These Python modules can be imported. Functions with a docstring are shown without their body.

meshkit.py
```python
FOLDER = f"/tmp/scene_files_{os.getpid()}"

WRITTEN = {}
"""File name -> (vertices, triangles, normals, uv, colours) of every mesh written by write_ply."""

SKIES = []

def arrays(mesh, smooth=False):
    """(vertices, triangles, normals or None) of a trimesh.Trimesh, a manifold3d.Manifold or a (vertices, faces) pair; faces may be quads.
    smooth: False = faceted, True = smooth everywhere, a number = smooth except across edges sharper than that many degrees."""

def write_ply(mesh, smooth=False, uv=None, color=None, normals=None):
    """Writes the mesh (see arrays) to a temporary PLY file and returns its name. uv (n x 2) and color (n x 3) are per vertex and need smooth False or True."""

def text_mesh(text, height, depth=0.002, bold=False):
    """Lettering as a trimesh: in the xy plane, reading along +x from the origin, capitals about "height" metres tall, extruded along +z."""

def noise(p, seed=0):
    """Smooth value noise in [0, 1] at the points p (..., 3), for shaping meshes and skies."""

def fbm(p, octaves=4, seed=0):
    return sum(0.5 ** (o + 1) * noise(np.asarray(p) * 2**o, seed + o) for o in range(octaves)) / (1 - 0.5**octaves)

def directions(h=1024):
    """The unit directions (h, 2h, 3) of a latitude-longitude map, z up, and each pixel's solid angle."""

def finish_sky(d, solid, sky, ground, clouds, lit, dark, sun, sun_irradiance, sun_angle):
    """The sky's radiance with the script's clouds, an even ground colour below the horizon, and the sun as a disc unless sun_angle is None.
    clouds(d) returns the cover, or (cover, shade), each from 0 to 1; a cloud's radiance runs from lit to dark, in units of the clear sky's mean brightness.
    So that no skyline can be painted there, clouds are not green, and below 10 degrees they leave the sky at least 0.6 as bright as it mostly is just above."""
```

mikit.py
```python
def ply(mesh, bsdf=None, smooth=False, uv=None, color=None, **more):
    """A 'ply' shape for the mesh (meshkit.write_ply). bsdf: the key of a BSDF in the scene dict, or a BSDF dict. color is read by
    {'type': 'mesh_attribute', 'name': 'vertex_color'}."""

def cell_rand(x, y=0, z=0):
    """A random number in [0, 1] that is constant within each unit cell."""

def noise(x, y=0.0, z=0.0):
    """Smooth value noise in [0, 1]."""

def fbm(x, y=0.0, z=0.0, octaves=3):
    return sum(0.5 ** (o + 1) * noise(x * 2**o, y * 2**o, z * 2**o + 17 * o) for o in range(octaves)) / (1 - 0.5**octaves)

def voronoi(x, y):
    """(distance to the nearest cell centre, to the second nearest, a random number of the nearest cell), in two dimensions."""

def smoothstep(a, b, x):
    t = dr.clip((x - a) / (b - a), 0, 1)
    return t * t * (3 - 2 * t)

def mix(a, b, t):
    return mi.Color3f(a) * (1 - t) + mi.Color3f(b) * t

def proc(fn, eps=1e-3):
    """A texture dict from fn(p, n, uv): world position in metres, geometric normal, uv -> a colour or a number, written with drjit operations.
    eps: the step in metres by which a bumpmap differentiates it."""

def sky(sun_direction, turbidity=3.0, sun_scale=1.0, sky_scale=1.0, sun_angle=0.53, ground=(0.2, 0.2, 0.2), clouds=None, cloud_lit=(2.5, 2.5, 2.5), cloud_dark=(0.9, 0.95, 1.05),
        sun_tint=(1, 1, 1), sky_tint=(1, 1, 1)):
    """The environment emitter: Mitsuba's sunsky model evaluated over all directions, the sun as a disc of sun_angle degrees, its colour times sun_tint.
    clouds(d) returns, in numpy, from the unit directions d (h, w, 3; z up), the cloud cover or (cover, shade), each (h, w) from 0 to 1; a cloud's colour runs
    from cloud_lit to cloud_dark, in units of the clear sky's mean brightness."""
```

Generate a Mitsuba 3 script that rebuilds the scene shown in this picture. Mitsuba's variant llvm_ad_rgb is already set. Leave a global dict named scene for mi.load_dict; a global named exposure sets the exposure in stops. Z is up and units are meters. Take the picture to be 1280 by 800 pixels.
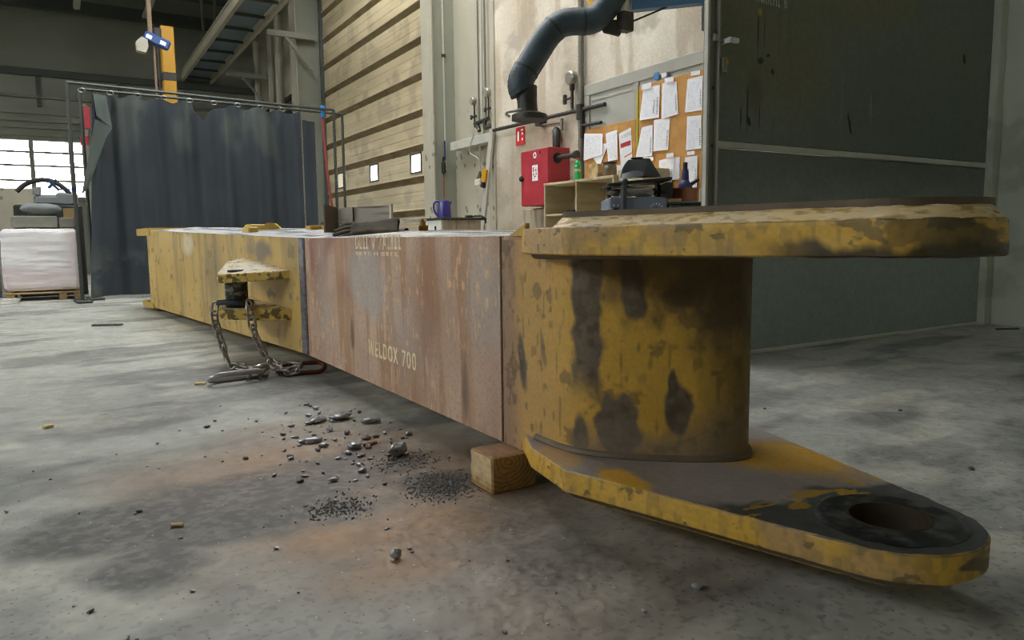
import math, random
import numpy as np, trimesh, drjit as dr, mitsuba as mi
import manifold3d as m3
from shapely.geometry import Polygon, Point, box as sbox, MultiPoint
import meshkit, mikit
from mikit import ply, proc, noise, fbm, voronoi, cell_rand, smoothstep, mix

T = mi.ScalarTransform4f
rng = np.random.default_rng(7)
scene, labels = {}, {}
# ------------------------------------------------------------------ camera, sky, exposure
scene['camera'] = {'type': 'perspective', 'fov': 69.656, 'fov_axis': 'x', 'near_clip': 0.05, 'far_clip': 300.0,
                   'to_world': T().look_at(origin=[0, 0, 0.8], target=[0.5145574, 0.85055262, 0.8 - 0.10858603],
                                           up=[0.06604126, 0.08694913, 0.99402133])}
exposure = 4.75


def clouds(d):
    n = meshkit.fbm(d * np.array([3.0, 3.0, 6.0]) + 5.0, 4, 3)
    return np.ones(d.shape[:2]), np.clip(0.25 + 0.5 * n, 0, 1)


scene['sky'] = mikit.sky([-0.5, 0.3, 0.8], turbidity=4.0, sun_scale=0.0, sky_scale=1.0, ground=(0.22, 0.22, 0.2),
                         clouds=clouds, cloud_lit=(2.6, 2.6, 2.55), cloud_dark=(1.9, 1.95, 2.0))

# ------------------------------------------------------------------ helpers
UP = np.array([0, 0, 1.0])
_used = set()


def numbered(name):
    k, i = name, 0
    while k in _used:
        i += 1
        k = f'{name}_{i:03d}'
    _used.add(k)
    return k


def obj(name, mesh, mat, parent=None, smooth=30, **more):
    key = numbered((parent + '__' if parent else '') + name)
    scene[key] = mesh if isinstance(mesh, dict) else ply(mesh, 'mat_' + mat, smooth=smooth, **more)
    return key


def thing(name, label, cat, group=None):
    key = numbered(name)
    labels[key] = {'label': label, 'category': cat}
    if group:
        labels[key]['group'] = group
    return key


def single(name, mesh, mat, label, cat, group=None, smooth=30, **more):
    key = obj(name, mesh, mat, None, smooth, **more)
    labels[key] = {'label': label, 'category': cat}
    if group:
        labels[key]['group'] = group
    return key


def struct(name, mesh, mat, parent=None, smooth=False, **more):
    key = obj(name, mesh, mat, parent, smooth, **more)
    if parent is None:
        labels[key] = {'kind': 'structure'}
    return key


def struct_root(name):
    key = numbered(name)
    labels[key] = {'kind': 'structure'}
    return key


def part_label(key, text):
    labels[key] = {'label': text}
    return key


def cat(*ms):
    out = []
    for m in ms:
        out += list(m) if isinstance(m, (list, tuple)) else [m]
    return trimesh.util.concatenate(out)


def tm(mf):
    m = mf.to_mesh()
    return trimesh.Trimesh(np.array(m.vert_properties[:, :3], float), np.array(m.tri_verts), process=False)


def mf(t):
    t = t.copy()
    t.merge_vertices()
    return m3.Manifold(m3.Mesh(np.asarray(t.vertices, np.float32), np.asarray(t.faces, np.uint32)))


def bx(lo, hi, c=0.0):
    """A box from lo to hi with chamfered edges."""
    lo, hi = np.minimum(lo, hi).astype(float), np.maximum(lo, hi).astype(float)
    c = min(c, 0.45 * (hi - lo).min())
    if c <= 0:
        return trimesh.creation.box(bounds=[lo, hi])
    pts = []
    for s in np.ndindex(2, 2, 2):
        p = np.where(np.array(s) == 0, lo, hi)
        q = np.where(np.array(s) == 0, 1, -1) * c
        for k in range(3):
            v = p + q
            v[k] = p[k]
            pts.append(v)
    return trimesh.convex.convex_hull(np.array(pts))


def hull(pts):
    return trimesh.convex.convex_hull(np.array(pts, float))


def frame(d):
    d = np.asarray(d, float)
    d = d / np.linalg.norm(d)
    a = np.cross(d, UP if abs(d[2]) < 0.9 else [1, 0, 0])
    a /= np.linalg.norm(a)
    return a, np.cross(d, a), d


def rings_mesh(rings, closed=False, caps=True):
    n = len(rings[0])
    v = np.vstack(rings)
    f = []
    k = len(rings)
    for i in range(k if closed else k - 1):
        j = (i + 1) % k
        for a in range(n):
            b = (a + 1) % n
            f += [[i * n + a, i * n + b, j * n + b], [i * n + a, j * n + b, j * n + a]]
    if caps and not closed:
        for i, s in ((0, 1), (k - 1, -1)):
            v = np.vstack([v, np.mean(rings[i], 0)])
            c = len(v) - 1
            for a in range(n):
                b = (a + 1) % n
                f.append([c, i * n + b, i * n + a] if s == 1 else [c, i * n + a, i * n + b])
    m = trimesh.Trimesh(v, np.array(f), process=False)
    if m.volume < 0:
        m.invert()
    return m


def tube(path, r, n=8, closed=False, flat=None):
    """Tube along a path; r number or list; flat=(a,b) scales the section."""
    p = np.asarray(path, float)
    k = len(p)
    r = np.broadcast_to(np.asarray(r, float), (k,))
    t = np.roll(p, -1, 0) - np.roll(p, 1, 0) if closed else np.gradient(p, axis=0)
    t /= np.linalg.norm(t, axis=1, keepdims=True) + 1e-12
    a, b, _ = frame(t[0])
    ang = np.arange(n) * 2 * np.pi / n
    fa, fb = flat or (1, 1)
    rings = []
    for i in range(k):
        a = a - np.dot(a, t[i]) * t[i]
        a /= np.linalg.norm(a)
        b = np.cross(t[i], a)
        rings.append(p[i] + r[i] * (np.outer(np.cos(ang) * fa, a) + np.outer(np.sin(ang) * fb, b)))
    return rings_mesh(rings, closed)


def cyl(p0, p1, r, n=16, r1=None):
    return tube([p0, p1], [r, r if r1 is None else r1], n)


def bar(p0, p1, w, h, up=UP):
    p0, p1 = np.asarray(p0, float), np.asarray(p1, float)
    d = (p1 - p0) / np.linalg.norm(p1 - p0)
    a = np.cross(d, up)
    a /= np.linalg.norm(a)
    b = np.cross(a, d)
    return hull([p + s * a * w / 2 + q * b * h / 2 for p in (p0, p1) for s in (-1, 1) for q in (-1, 1)])


def spline(pts, n=40):
    from scipy.interpolate import CubicSpline
    p = np.asarray(pts, float)
    s = np.r_[0, np.cumsum(np.linalg.norm(np.diff(p, axis=0), axis=1))]
    return CubicSpline(s, p)(np.linspace(0, s[-1], n))


def lathe(profile, n=24):
    """profile (r, z) points; z up."""
    ang = np.arange(n) * 2 * np.pi / n
    return rings_mesh([np.stack([r * np.cos(ang), r * np.sin(ang), ang * 0 + z], 1) for r, z in profile])


def prism(poly, z0, z1):
    m = trimesh.creation.extrude_polygon(poly if isinstance(poly, Polygon) else Polygon(poly), z1 - z0, engine='earcut')
    m.apply_translation([0, 0, z0])
    return m


def M(rows, t):
    m = np.eye(4)
    m[:3, :3] = np.array(rows, float).T
    m[:3, 3] = t
    return m


def put(mesh, m):
    mesh = mesh.copy()
    mesh.apply_transform(m)
    return mesh


def rotz(a, t=(0, 0, 0)):
    c, s = math.cos(a), math.sin(a)
    return M([[c, s, 0], [-s, c, 0], [0, 0, 1]], t)


def refine(mesh, length):
    return tm(mf(mesh).refine_to_length(length))


def displace(mesh, amp, freq, seed=0):
    mesh = mesh.copy()
    mesh.merge_vertices()
    v = np.array(mesh.vertices)
    n = np.array(mesh.vertex_normals)
    d = (meshkit.fbm(v * freq, 3, seed) - 0.5) * 2 * amp
    mesh.vertices = v + n * d[:, None]
    return mesh


def rock(r, seed, flat=0.6, sub=1):
    m = trimesh.creation.icosphere(subdivisions=sub, radius=1.0)
    v = np.array(m.vertices)
    k = 0.7 + 0.6 * meshkit.noise(v * 1.6 + seed * 7.3, seed)
    g = np.random.default_rng(seed)
    s = np.array([g.uniform(0.8, 1.5), g.uniform(0.6, 1.0), flat * g.uniform(0.7, 1.1)])
    v = v * k[:, None] * s * r
    v = v @ rotz(g.uniform(0, 6.28))[:3, :3].T
    v[:, 2] -= v[:, 2].min() + 0.0005
    m.vertices = v
    return m


def face_negx(x, y, z):
    """Local (right, up, out) of a flat thing on a plane that faces -x."""
    return M([[0, -1, 0], [0, 0, 1], [-1, 0, 0]], [x, y, z])


def face_negy(x, y, z):
    return M([[1, 0, 0], [0, 0, 1], [0, -1, 0]], [x, y, z])


# ------------------------------------------------------------------ materials
def rgb(h):
    if isinstance(h, str):
        h = [int(h[i:i + 2], 16) / 255 for i in (0, 2, 4)]
        return [c / 12.92 if c <= 0.04045 else ((c + 0.055) / 1.055) ** 2.4 for c in h]
    return list(h)


def lin(h):
    return mi.Color3f(*[float(c) for c in rgb(h)])


def col(c):
    return proc(c) if callable(c) else {'type': 'rgb', 'value': rgb(c)}


def mat(key, c, rough=0.6, metallic=0.0, spec=0.5, bump=None, bs=0.003, **more):
    d = {'type': 'principled', 'base_color': col(c), 'roughness': proc(rough) if callable(rough) else float(rough),
         'metallic': float(metallic), 'specular': float(spec), **more}
    if bump is not None:
        d = {'type': 'bumpmap', 'tex': proc(bump, 2e-3), 'scale': float(bs), 'bsdf': d}
    scene['mat_' + key] = {'type': 'twosided', 'bsdf': d}
    return key


def blob(x, y, cx, cy, rx, ry, a=0.0, soft=0.35, wob=0.5, f=6.0):
    """1 inside a ragged ellipse, 0 outside."""
    c, s = math.cos(a), math.sin(a)
    u, v = (x - cx) * c + (y - cy) * s, (y - cy) * c - (x - cx) * s
    r = dr.sqrt(dr.square(u / rx) + dr.square(v / ry)) + wob * (fbm(x * f + cx * 9, y * f + cy * 5, 0.0, 4) - 0.5) * 2
    return 1 - smoothstep(1 - soft, 1 + soft, r)


def sat(x):
    return dr.clip(x, 0, 1)


def floor_color(p, n, uv):
    x, y = p.x, p.y
    big = fbm(x * 0.7 + 3, y * 0.7, 0.0, 4)
    streak = fbm(x * 1.3 + y * 0.5, y * 3.4 - x * 0.8, 2.0, 4)
    fine = fbm(x * 26, y * 26, 1.0, 3)
    c = mix(lin('a3a69d'), lin('c2c2b8'), sat(0.2 + 1.1 * (big - 0.3)))
    c = mix(c, lin('83857f'), 0.85 * smoothstep(0.46, 0.70, streak))
    c = mix(c, lin('cfcbbd'), 0.5 * smoothstep(0.58, 0.75, fbm(x * 2.1 + 9, y * 4.3 + 2, 5.0, 3)))
    # reddish brown work area beside the boom
    r = blob(x, y, 0.78, 2.2, 0.62, 0.95, 0.15, 0.5, 0.45, 2.5)
    c = mix(c, lin('97806b'), 0.85 * r)
    o = dr.maximum(blob(x, y, 0.82, 1.80, 0.16, 0.13, 0.4, 0.7, 0.6, 7), 0.8 * blob(x, y, 0.58, 1.88, 0.22, 0.10, -0.6, 0.7, 0.6, 6))
    o = dr.maximum(o, 0.6 * blob(x, y, 0.68, 1.66, 0.16, 0.1, 0.0, 0.7, 0.6, 8))
    o = dr.maximum(o, 0.5 * blob(x, y, 0.62, 2.68, 0.18, 0.2, 0.0, 0.7, 0.6, 8))
    c = mix(c, lin('b58d60'), 0.75 * o)
    # dark dust patches
    d = blob(x, y, 0.2, 2.27, 0.46, 0.20, -0.35, 0.22, 0.42, 4)
    d = dr.maximum(d, 0.9 * blob(x, y, 0.46, 2.38, 0.36, 0.2, -0.3, 0.3, 0.5, 5))
    d = dr.maximum(d, blob(x, y, 0.14, 1.99, 0.16, 0.14, 0.6, 0.35, 0.5, 6))
    d = dr.maximum(d, 0.9 * blob(x, y, 0.67, 2.1, 0.16, 0.1, 0.3, 0.5, 0.6, 9))
    d = dr.maximum(d, 0.8 * blob(x, y, 0.62, 2.45, 0.28, 0.2, 0.3, 0.5, 0.6, 5))
    d = dr.maximum(d, 0.7 * blob(x, y, 1.0, 1.45, 0.14, 0.22, 0.0, 0.6, 0.6, 6))
    d = dr.maximum(d, 0.55 * blob(x, y, 0.95, 1.75, 0.2, 0.16, 0.0, 0.6, 0.6, 6))
    d = dr.maximum(d, 0.5 * blob(x, y, 1.0, 4.15, 0.3, 0.55, 0.0, 0.6, 0.6, 5))
    d = dr.maximum(d, 0.45 * blob(x, y, 0.32, 3.9, 0.35, 0.4, 0.0, 0.6, 0.6, 4))
    grain = smoothstep(0.35, 0.7, fbm(x * 40, y * 40, 3.0, 3))
    c = mix(c, mix(lin('4d4d4c'), lin('72716c'), grain), 0.85 * d)
    k = dr.maximum(blob(x, y, 1.02, 2.16, 0.15, 0.13, 0.3, 0.5, 0.6, 12), 0.8 * blob(x, y, 1.0, 2.42, 0.16, 0.08, 0.4, 0.6, 0.6, 12))
    k = dr.maximum(k, 0.7 * blob(x, y, 0.86, 2.62, 0.22, 0.08, 0.5, 0.7, 0.7, 10))
    c = mix(c, lin('3c4044'), 0.8 * k)
    # specks, scratches
    w = dr.maximum(0.35, sat(1.3 - 0.4 * dr.abs(x - 0.7)))
    v1, _, id1 = voronoi(x * 34, y * 34)
    c = mix(c, lin('4a4842'), 0.6 * w * (1 - smoothstep(0.05, 0.14, v1)) * dr.select(id1 < 0.16, 1.0, 0.0))
    v2, _, id2 = voronoi(x * 17 + 5, y * 17)
    c = mix(c, lin('e8e6da'), 0.8 * (1 - smoothstep(0.02, 0.06, v2)) * dr.select(id2 < 0.12, 1.0, 0.0))
    mott = smoothstep(0.52, 0.68, fbm(x * 7, y * 7, 4.0, 4))
    c = mix(c, c * 0.72, 0.5 * mott)
    pit = smoothstep(0.68, 0.8, noise(x * 70, y * 70, 6.0)) * sat(1.2 - 0.35 * y)
    c = mix(c, c * 0.6, 0.6 * pit)
    return c * (0.84 + 0.3 * fine) * 0.9


def floor_rough(p, n, uv):
    return 0.42 + 0.35 * fbm(p.x * 2.0, p.y * 2.0, 0.0, 3)


def floor_bump(p, n, uv):
    return 0.7 * fbm(p.x * 9, p.y * 9, 0.0, 3) + 0.35 * noise(p.x * 55, p.y * 55) + 0.2 * smoothstep(0.45, 0.55, fbm(p.x * 3, p.y * 6, 0.0, 4))


mat('floor_concrete', floor_color, 0.55, bump=floor_bump, bs=0.008, spec=0.35)


def wall_color(p, n, uv):
    s, z = p.y + 0.6 * p.x, p.z
    a = fbm(s * 1.1, z * 1.1, 0.0, 4)
    c = mix(lin('b9ad98'), lin('dcd5c4'), sat(1.8 * (a - 0.25)))
    g = smoothstep(0.5, 0.68, fbm(s * 2.4 + 7, z * 3.1, 3.0, 4))
    c = mix(c, lin('978d7e'), 0.6 * g)
    c = mix(c, lin('a8967c'), 0.55 * smoothstep(0.52, 0.7, fbm(s * 5, z * 0.7, 8.0, 4)))
    c = mix(c, lin('a1957f'), 0.6 * (1 - smoothstep(1.6, 2.3, z + 0.4 * a)))
    return c * (0.93 + 0.14 * noise(s * 60, z * 60))


mat('wall_plaster', wall_color, 0.85, bump=lambda p, n, uv: fbm((p.y + p.x) * 6, p.z * 6, 0.0, 4), bs=0.006)


def right_color(p, n, uv):
    a = fbm(p.y * 1.5 + p.x, p.z * 1.5, 0.0, 4)
    c = mix(lin('c4cabb'), lin('d8dccd'), a)
    c = mix(c, lin('9a9c8c'), 0.45 * smoothstep(0.56, 0.7, fbm(p.y * 3 + 4, p.z * 3, 2.0, 4)))
    return c


mat('wall_grey_concrete', right_color, 0.8)


def back_color(p, n, uv):
    a = fbm(p.x * 0.8, p.z * 0.8, p.y, 4)
    c = mix(lin('7b8070'), lin('94978a'), a)
    return c * (0.96 + 0.06 * noise(p.x * 2.0, p.z * 40))


mat('wall_sheet', back_color, 0.7)
mat('ceiling_sheet', lambda p, n, uv: mix(lin('5c6258'), lin('717768'), fbm(p.x, p.y * 0.4, 0.0, 3)), 0.8)
mat('dark_steel_beam', '4b514b', 0.6)
mat('walkway_sheet', '6f7f88', 0.5)
mat('cloth_back', lambda p, n, uv: mix(lin('4c5653'), lin('69736d'), fbm(p.x * 4, p.z * 2, 0.0, 3)), 0.85)


def door_color(p, n, uv):
    a = fbm(p.y * 0.9, p.z * 6.0, 0.0, 4)
    c = mix(lin('a99a78'), lin('c6b997'), a)
    c = mix(c, lin('9d9078'), 0.6 * smoothstep(0.5, 0.7, fbm(p.y * 2.5, p.z * 2.5, 4.0, 4)))
    rib = dr.abs(p.z * 6.0 - dr.floor(p.z * 6.0) - 0.5)
    c = c * (0.9 + 0.1 * smoothstep(0.03, 0.07, rib))
    return mix(c, lin('8b7e66'), 0.5 * (1 - smoothstep(1.0, 2.3, p.z + 0.8 * a)))


mat('door_panel_paint', door_color, 0.55)
mat('door_joint', lambda p, n, uv: mix(lin('5d5039'), lin('85754f'), fbm(p.y * 3, p.z * 9, 0.0, 4)), 0.7)


def steel_col(base, dark, f=2.0, spots=True):
    b, d = lin(base), lin(dark)

    def fn(p, n, uv):
        a = fbm(p.x * f + p.y * f, p.z * f * 0.8, p.y * f, 4)
        c = mix(b * 0.88, b * 1.1, a)
        if spots:
            v1, _, i1 = voronoi((p.x + p.y) * 6, p.z * 6)
            c = mix(c, d, 0.6 * dr.select(i1 < 0.28, 1 - smoothstep(0.12, 0.26, v1), 0.0) * (1 - smoothstep(2.2, 3.0, p.z)))
        return c
    return fn


mat('column_paint', steel_col('a9a491', '4a463c'), 0.55)
mat('column_paint_cool', steel_col('8b8d7e', '4a463c', spots=False), 0.55)
mat('pale_steel', steel_col('b9b8ac', '444444', 5.0, False), 0.5, 0.2)
mat('pipe_steel', steel_col('77746a', '444444', 5.0, False), 0.45, 0.4)
mat('dark_pipe', '3a3732', 0.55, 0.2)
mat('frame_steel', '4b4f4b', 0.45, 0.5)
mat('bright_steel', steel_col('b5b6b4', '444444', 30.0, False), 0.3, 0.9)


def gate_color(p, n, uv):
    x, z = p.x, p.z
    a = fbm(x * 1.2, z * 1.2, 0.0, 4)
    c = mix(lin('6a7268'), lin('7c8277'), a)
    c = mix(c, lin('7d784f'), 0.7 * smoothstep(0.4, 0.65, fbm(x * 0.8 + 3, z * 0.9 + 1, 4.0, 3)) * smoothstep(1.4, 1.9, z))
    c = mix(c, lin('5d6a65'), 0.7 * blob(x, z, 5.9, 1.7, 0.9, 0.6, 0, 0.7, 0.4, 1.5))
    c = mix(c, lin('8a938e'), 0.6 * smoothstep(0.55, 0.75, fbm(x * 9, z * 0.9, 6.0, 4)) * (1 - smoothstep(0.5, 1.3, z)))
    c = mix(c, lin('a3aea9'), 0.85 * (1 - smoothstep(0.7, 1.36, z)))
    c = mix(c, lin('6b5a44'), 0.7 * blob(x, z, 3.98, 1.75, 0.07, 0.12, 0, 0.7, 0.3))
    for cx, cz, rx, rz in ((4.03, 1.96, 0.035, 0.026), (4.1, 2.0, 0.02, 0.012), (3.93, 1.56, 0.016, 0.03), (6.5, 2.25, 0.02, 0.04), (4.15, 1.9, 0.015, 0.02), (5.0, 1.62, 0.014, 0.08)):
        c = mix(c, lin('1b1e19'), 0.9 * blob(x, z, cx, cz, rx, rz, 0.3, 0.3, 0.35, 30))
    sc = smoothstep(0.74, 0.8, noise(x * 34, z * 1.4, 3.0)) * (1 - smoothstep(3.9, 4.4, x)) * smoothstep(1.45, 1.6, z)
    c = mix(c, lin('262a25'), 0.8 * sc)
    c = mix(c, lin('7a817a'), 0.45 * blob(x, z, 4.9, 1.72, 0.016, 0.3, -0.02, 0.5, 0.1))
    c = mix(c, lin('8c938c'), 0.5 * blob(x, z, 5.25, 1.75, 0.012, 0.12, 0.06, 0.5, 0.1))
    c = mix(c, lin('b09a22'), 0.9 * blob(x, z, 4.01, 2.27, 0.02, 0.025, 0, 0.2, 0.4, 40))
    return c * (0.93 + 0.14 * noise(x * 40, z * 40))


mat('gate_dark_paint', gate_color, 0.42)
mat('gate_strip_paint', steel_col('d0cfc4', '444444', 9, False), 0.6)
mat('gate_frame_paint', steel_col('8a8a7c', '333333', 9, False), 0.5)

YEL, YEL2, PRIMER, GREASE = 'c59a30', 'b8862a', '6d6660', '2b2a28'


def chips(x, y, f, lo, hi, s=0.0):
    return smoothstep(lo, hi, fbm(x * f + s, y * f, s, 4))


def web_color(p, n, uv):
    u, z = uv.x, uv.y     # arc length from the seam (towards the nose) and height
    f1 = fbm(u * 5, z * 3, 0.0, 4)
    c = mix(lin('c29838'), lin('d3ac4a'), f1)
    c = mix(c, lin('bf9a63'), 0.75 * (1 - smoothstep(0.22, 0.5, u + 0.15 * (f1 - 0.5))))            # dusty part by the seam
    c = mix(c, lin('9b7d6c'), 0.85 * (1 - smoothstep(0.05, 0.16, u + 0.1 * (f1 - 0.5))))
    c = mix(c, lin('6d5a40'), 0.6 * chips(u, z, 14, 0.64, 0.72, 3.0))
    c = mix(c, lin('6a5a3c'), 0.45 * smoothstep(0.72, 0.9, noise(u * 60, z * 22, 2.0)))
    # bare dark patches, in the shape they have in the photograph
    w = 0.10 * (fbm(u * 22, z * 14, 5.0, 4) - 0.5)
    k = smoothstep(0.375, 0.395, u + 0.4 * w) * (1 - smoothstep(0.465, 0.485, u + 0.5 * w)) * smoothstep(0.31, 0.42, z + w)
    k = dr.maximum(k, blob(u, z, 0.53, 0.275, 0.066, 0.10, 0.0, 0.12, 0.35, 16) * (1 - blob(u, z, 0.515, 0.385, 0.022, 0.035, 0.0, 0.3, 0.3, 20)))
    k = dr.maximum(k, blob(u, z, 0.415, 0.23, 0.022, 0.07, 0.0, 0.3, 0.4, 16))
    k = dr.maximum(k, blob(u, z, 0.563, 0.685, 0.036, 0.12, 0.12, 0.2, 0.35, 14))
    k = dr.maximum(k, blob(u, z, 0.695, 0.325, 0.036, 0.07, 0.0, 0.2, 0.4, 16))
    k = dr.maximum(k, blob(u, z, 0.675, 0.40, 0.01, 0.035, 0.0, 0.3, 0.3, 16))
    k = dr.maximum(k, blob(u, z, 0.125, 0.42, 0.022, 0.085, 0.15, 0.3, 0.4, 16))
    k = dr.maximum(k, 0.7 * blob(u, z, 0.245, 0.47, 0.012, 0.05, 0.2, 0.4, 0.5, 20))
    g = smoothstep(0.3, 0.7, fbm(u * 40, z * 40, 1.0, 3))
    c = mix(c, mix(lin('4d453c'), lin('665d51'), g), 0.95 * k)
    # soot and grease on the nose, upper lug shade painted in, dust at the foot
    c = mix(c, lin('5a4c30'), 0.72 * smoothstep(0.70, 0.86, u + 0.7 * w + 0.1 * (f1 - 0.5) + 0.12 * smoothstep(0.4, 0.7, z)))
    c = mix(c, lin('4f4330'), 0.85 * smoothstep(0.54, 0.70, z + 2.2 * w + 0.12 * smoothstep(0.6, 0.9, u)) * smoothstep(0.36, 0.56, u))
    c = mix(c, lin('847767'), 0.75 * (1 - smoothstep(0.2, 0.3 + 0.1 * smoothstep(0.65, 0.8, u), z + 0.9 * w)) * smoothstep(0.35, 0.45, u))
    return c * (1.0 + 0.16 * noise(u * 140, z * 140))


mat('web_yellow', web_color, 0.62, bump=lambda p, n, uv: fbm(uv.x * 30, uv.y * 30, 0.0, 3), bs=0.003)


def rust_color(p, n, uv):
    y, z = p.y + p.x * 0.7, p.z
    a = fbm(y * 4, z * 2.0, 0.0, 4)
    st = fbm(y * 13, z * 1.3, 3.0, 3)
    c = mix(lin('b0917c'), lin('ccb29b'), sat(1.6 * (a - 0.2)))
    c = mix(c, lin('a87d56'), 0.65 * smoothstep(0.48, 0.64, st))
    c = mix(c, lin('8a5443'), 0.75 * smoothstep(0.5, 0.7, fbm(y * 2.2 + 2, z * 2.2, 6.0, 3)) * smoothstep(0.4, 0.7, z))
    g = dr.maximum(blob(y, z, 4.20, 0.60, 0.26, 0.16, 0.1, 0.3, 0.35, 5), 0.7 * blob(y, z, 3.05, 0.62, 0.16, 0.18, 0.0, 0.5, 0.4, 6))
    g = dr.maximum(g, 0.55 * blob(y, z, 3.7, 0.42, 0.2, 0.12, 0.1, 0.6, 0.5, 6))
    g = dr.maximum(g, 0.5 * blob(y, z, 4.9, 0.5, 0.12, 0.3, 0.0, 0.6, 0.5, 6))
    c = mix(c, mix(lin('a89e95'), lin('bab0a6'), a), 0.85 * g)
    c = mix(c, lin('93603c'), 0.5 * blob(y, z, 3.55, 0.62, 0.1, 0.3, 0.0, 0.7, 0.5, 8))
    c = mix(c, lin('dcb98c'), 0.6 * smoothstep(0.66, 0.9, noise(y * 75, z * 22, 4.0)) * smoothstep(0.42, 0.6, fbm(y * 3, z * 3, 1.0, 3)))
    c = mix(c, lin('55483f'), 0.7 * blob(y, z, 4.45, 0.34, 0.022, 0.08, 0.0, 0.5, 0.3, 14))
    c = mix(c, lin('5e554e'), 0.6 * blob(y, z, 3.22, 0.25, 0.022, 0.1, 0.0, 0.7, 0.3, 14))
    pit = smoothstep(0.62, 0.75, noise(y * 130, z * 130, 2.0))
    c = mix(c, lin('7f685c'), 0.2 * pit)
    c = c * 1.18
    top = smoothstep(0.7, 0.9, n.z)
    tc = mix(lin('6f7276'), lin('c9c4b8'), smoothstep(0.4, 0.6, fbm(p.x * 10, p.y * 2.0, 0.0, 4)))
    return mix(c, tc, top)


mat('rusted_plate', rust_color, 0.55, metallic=0.15, bump=lambda p, n, uv: noise((p.y + p.x) * 90, p.z * 60), bs=0.0005)


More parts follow.
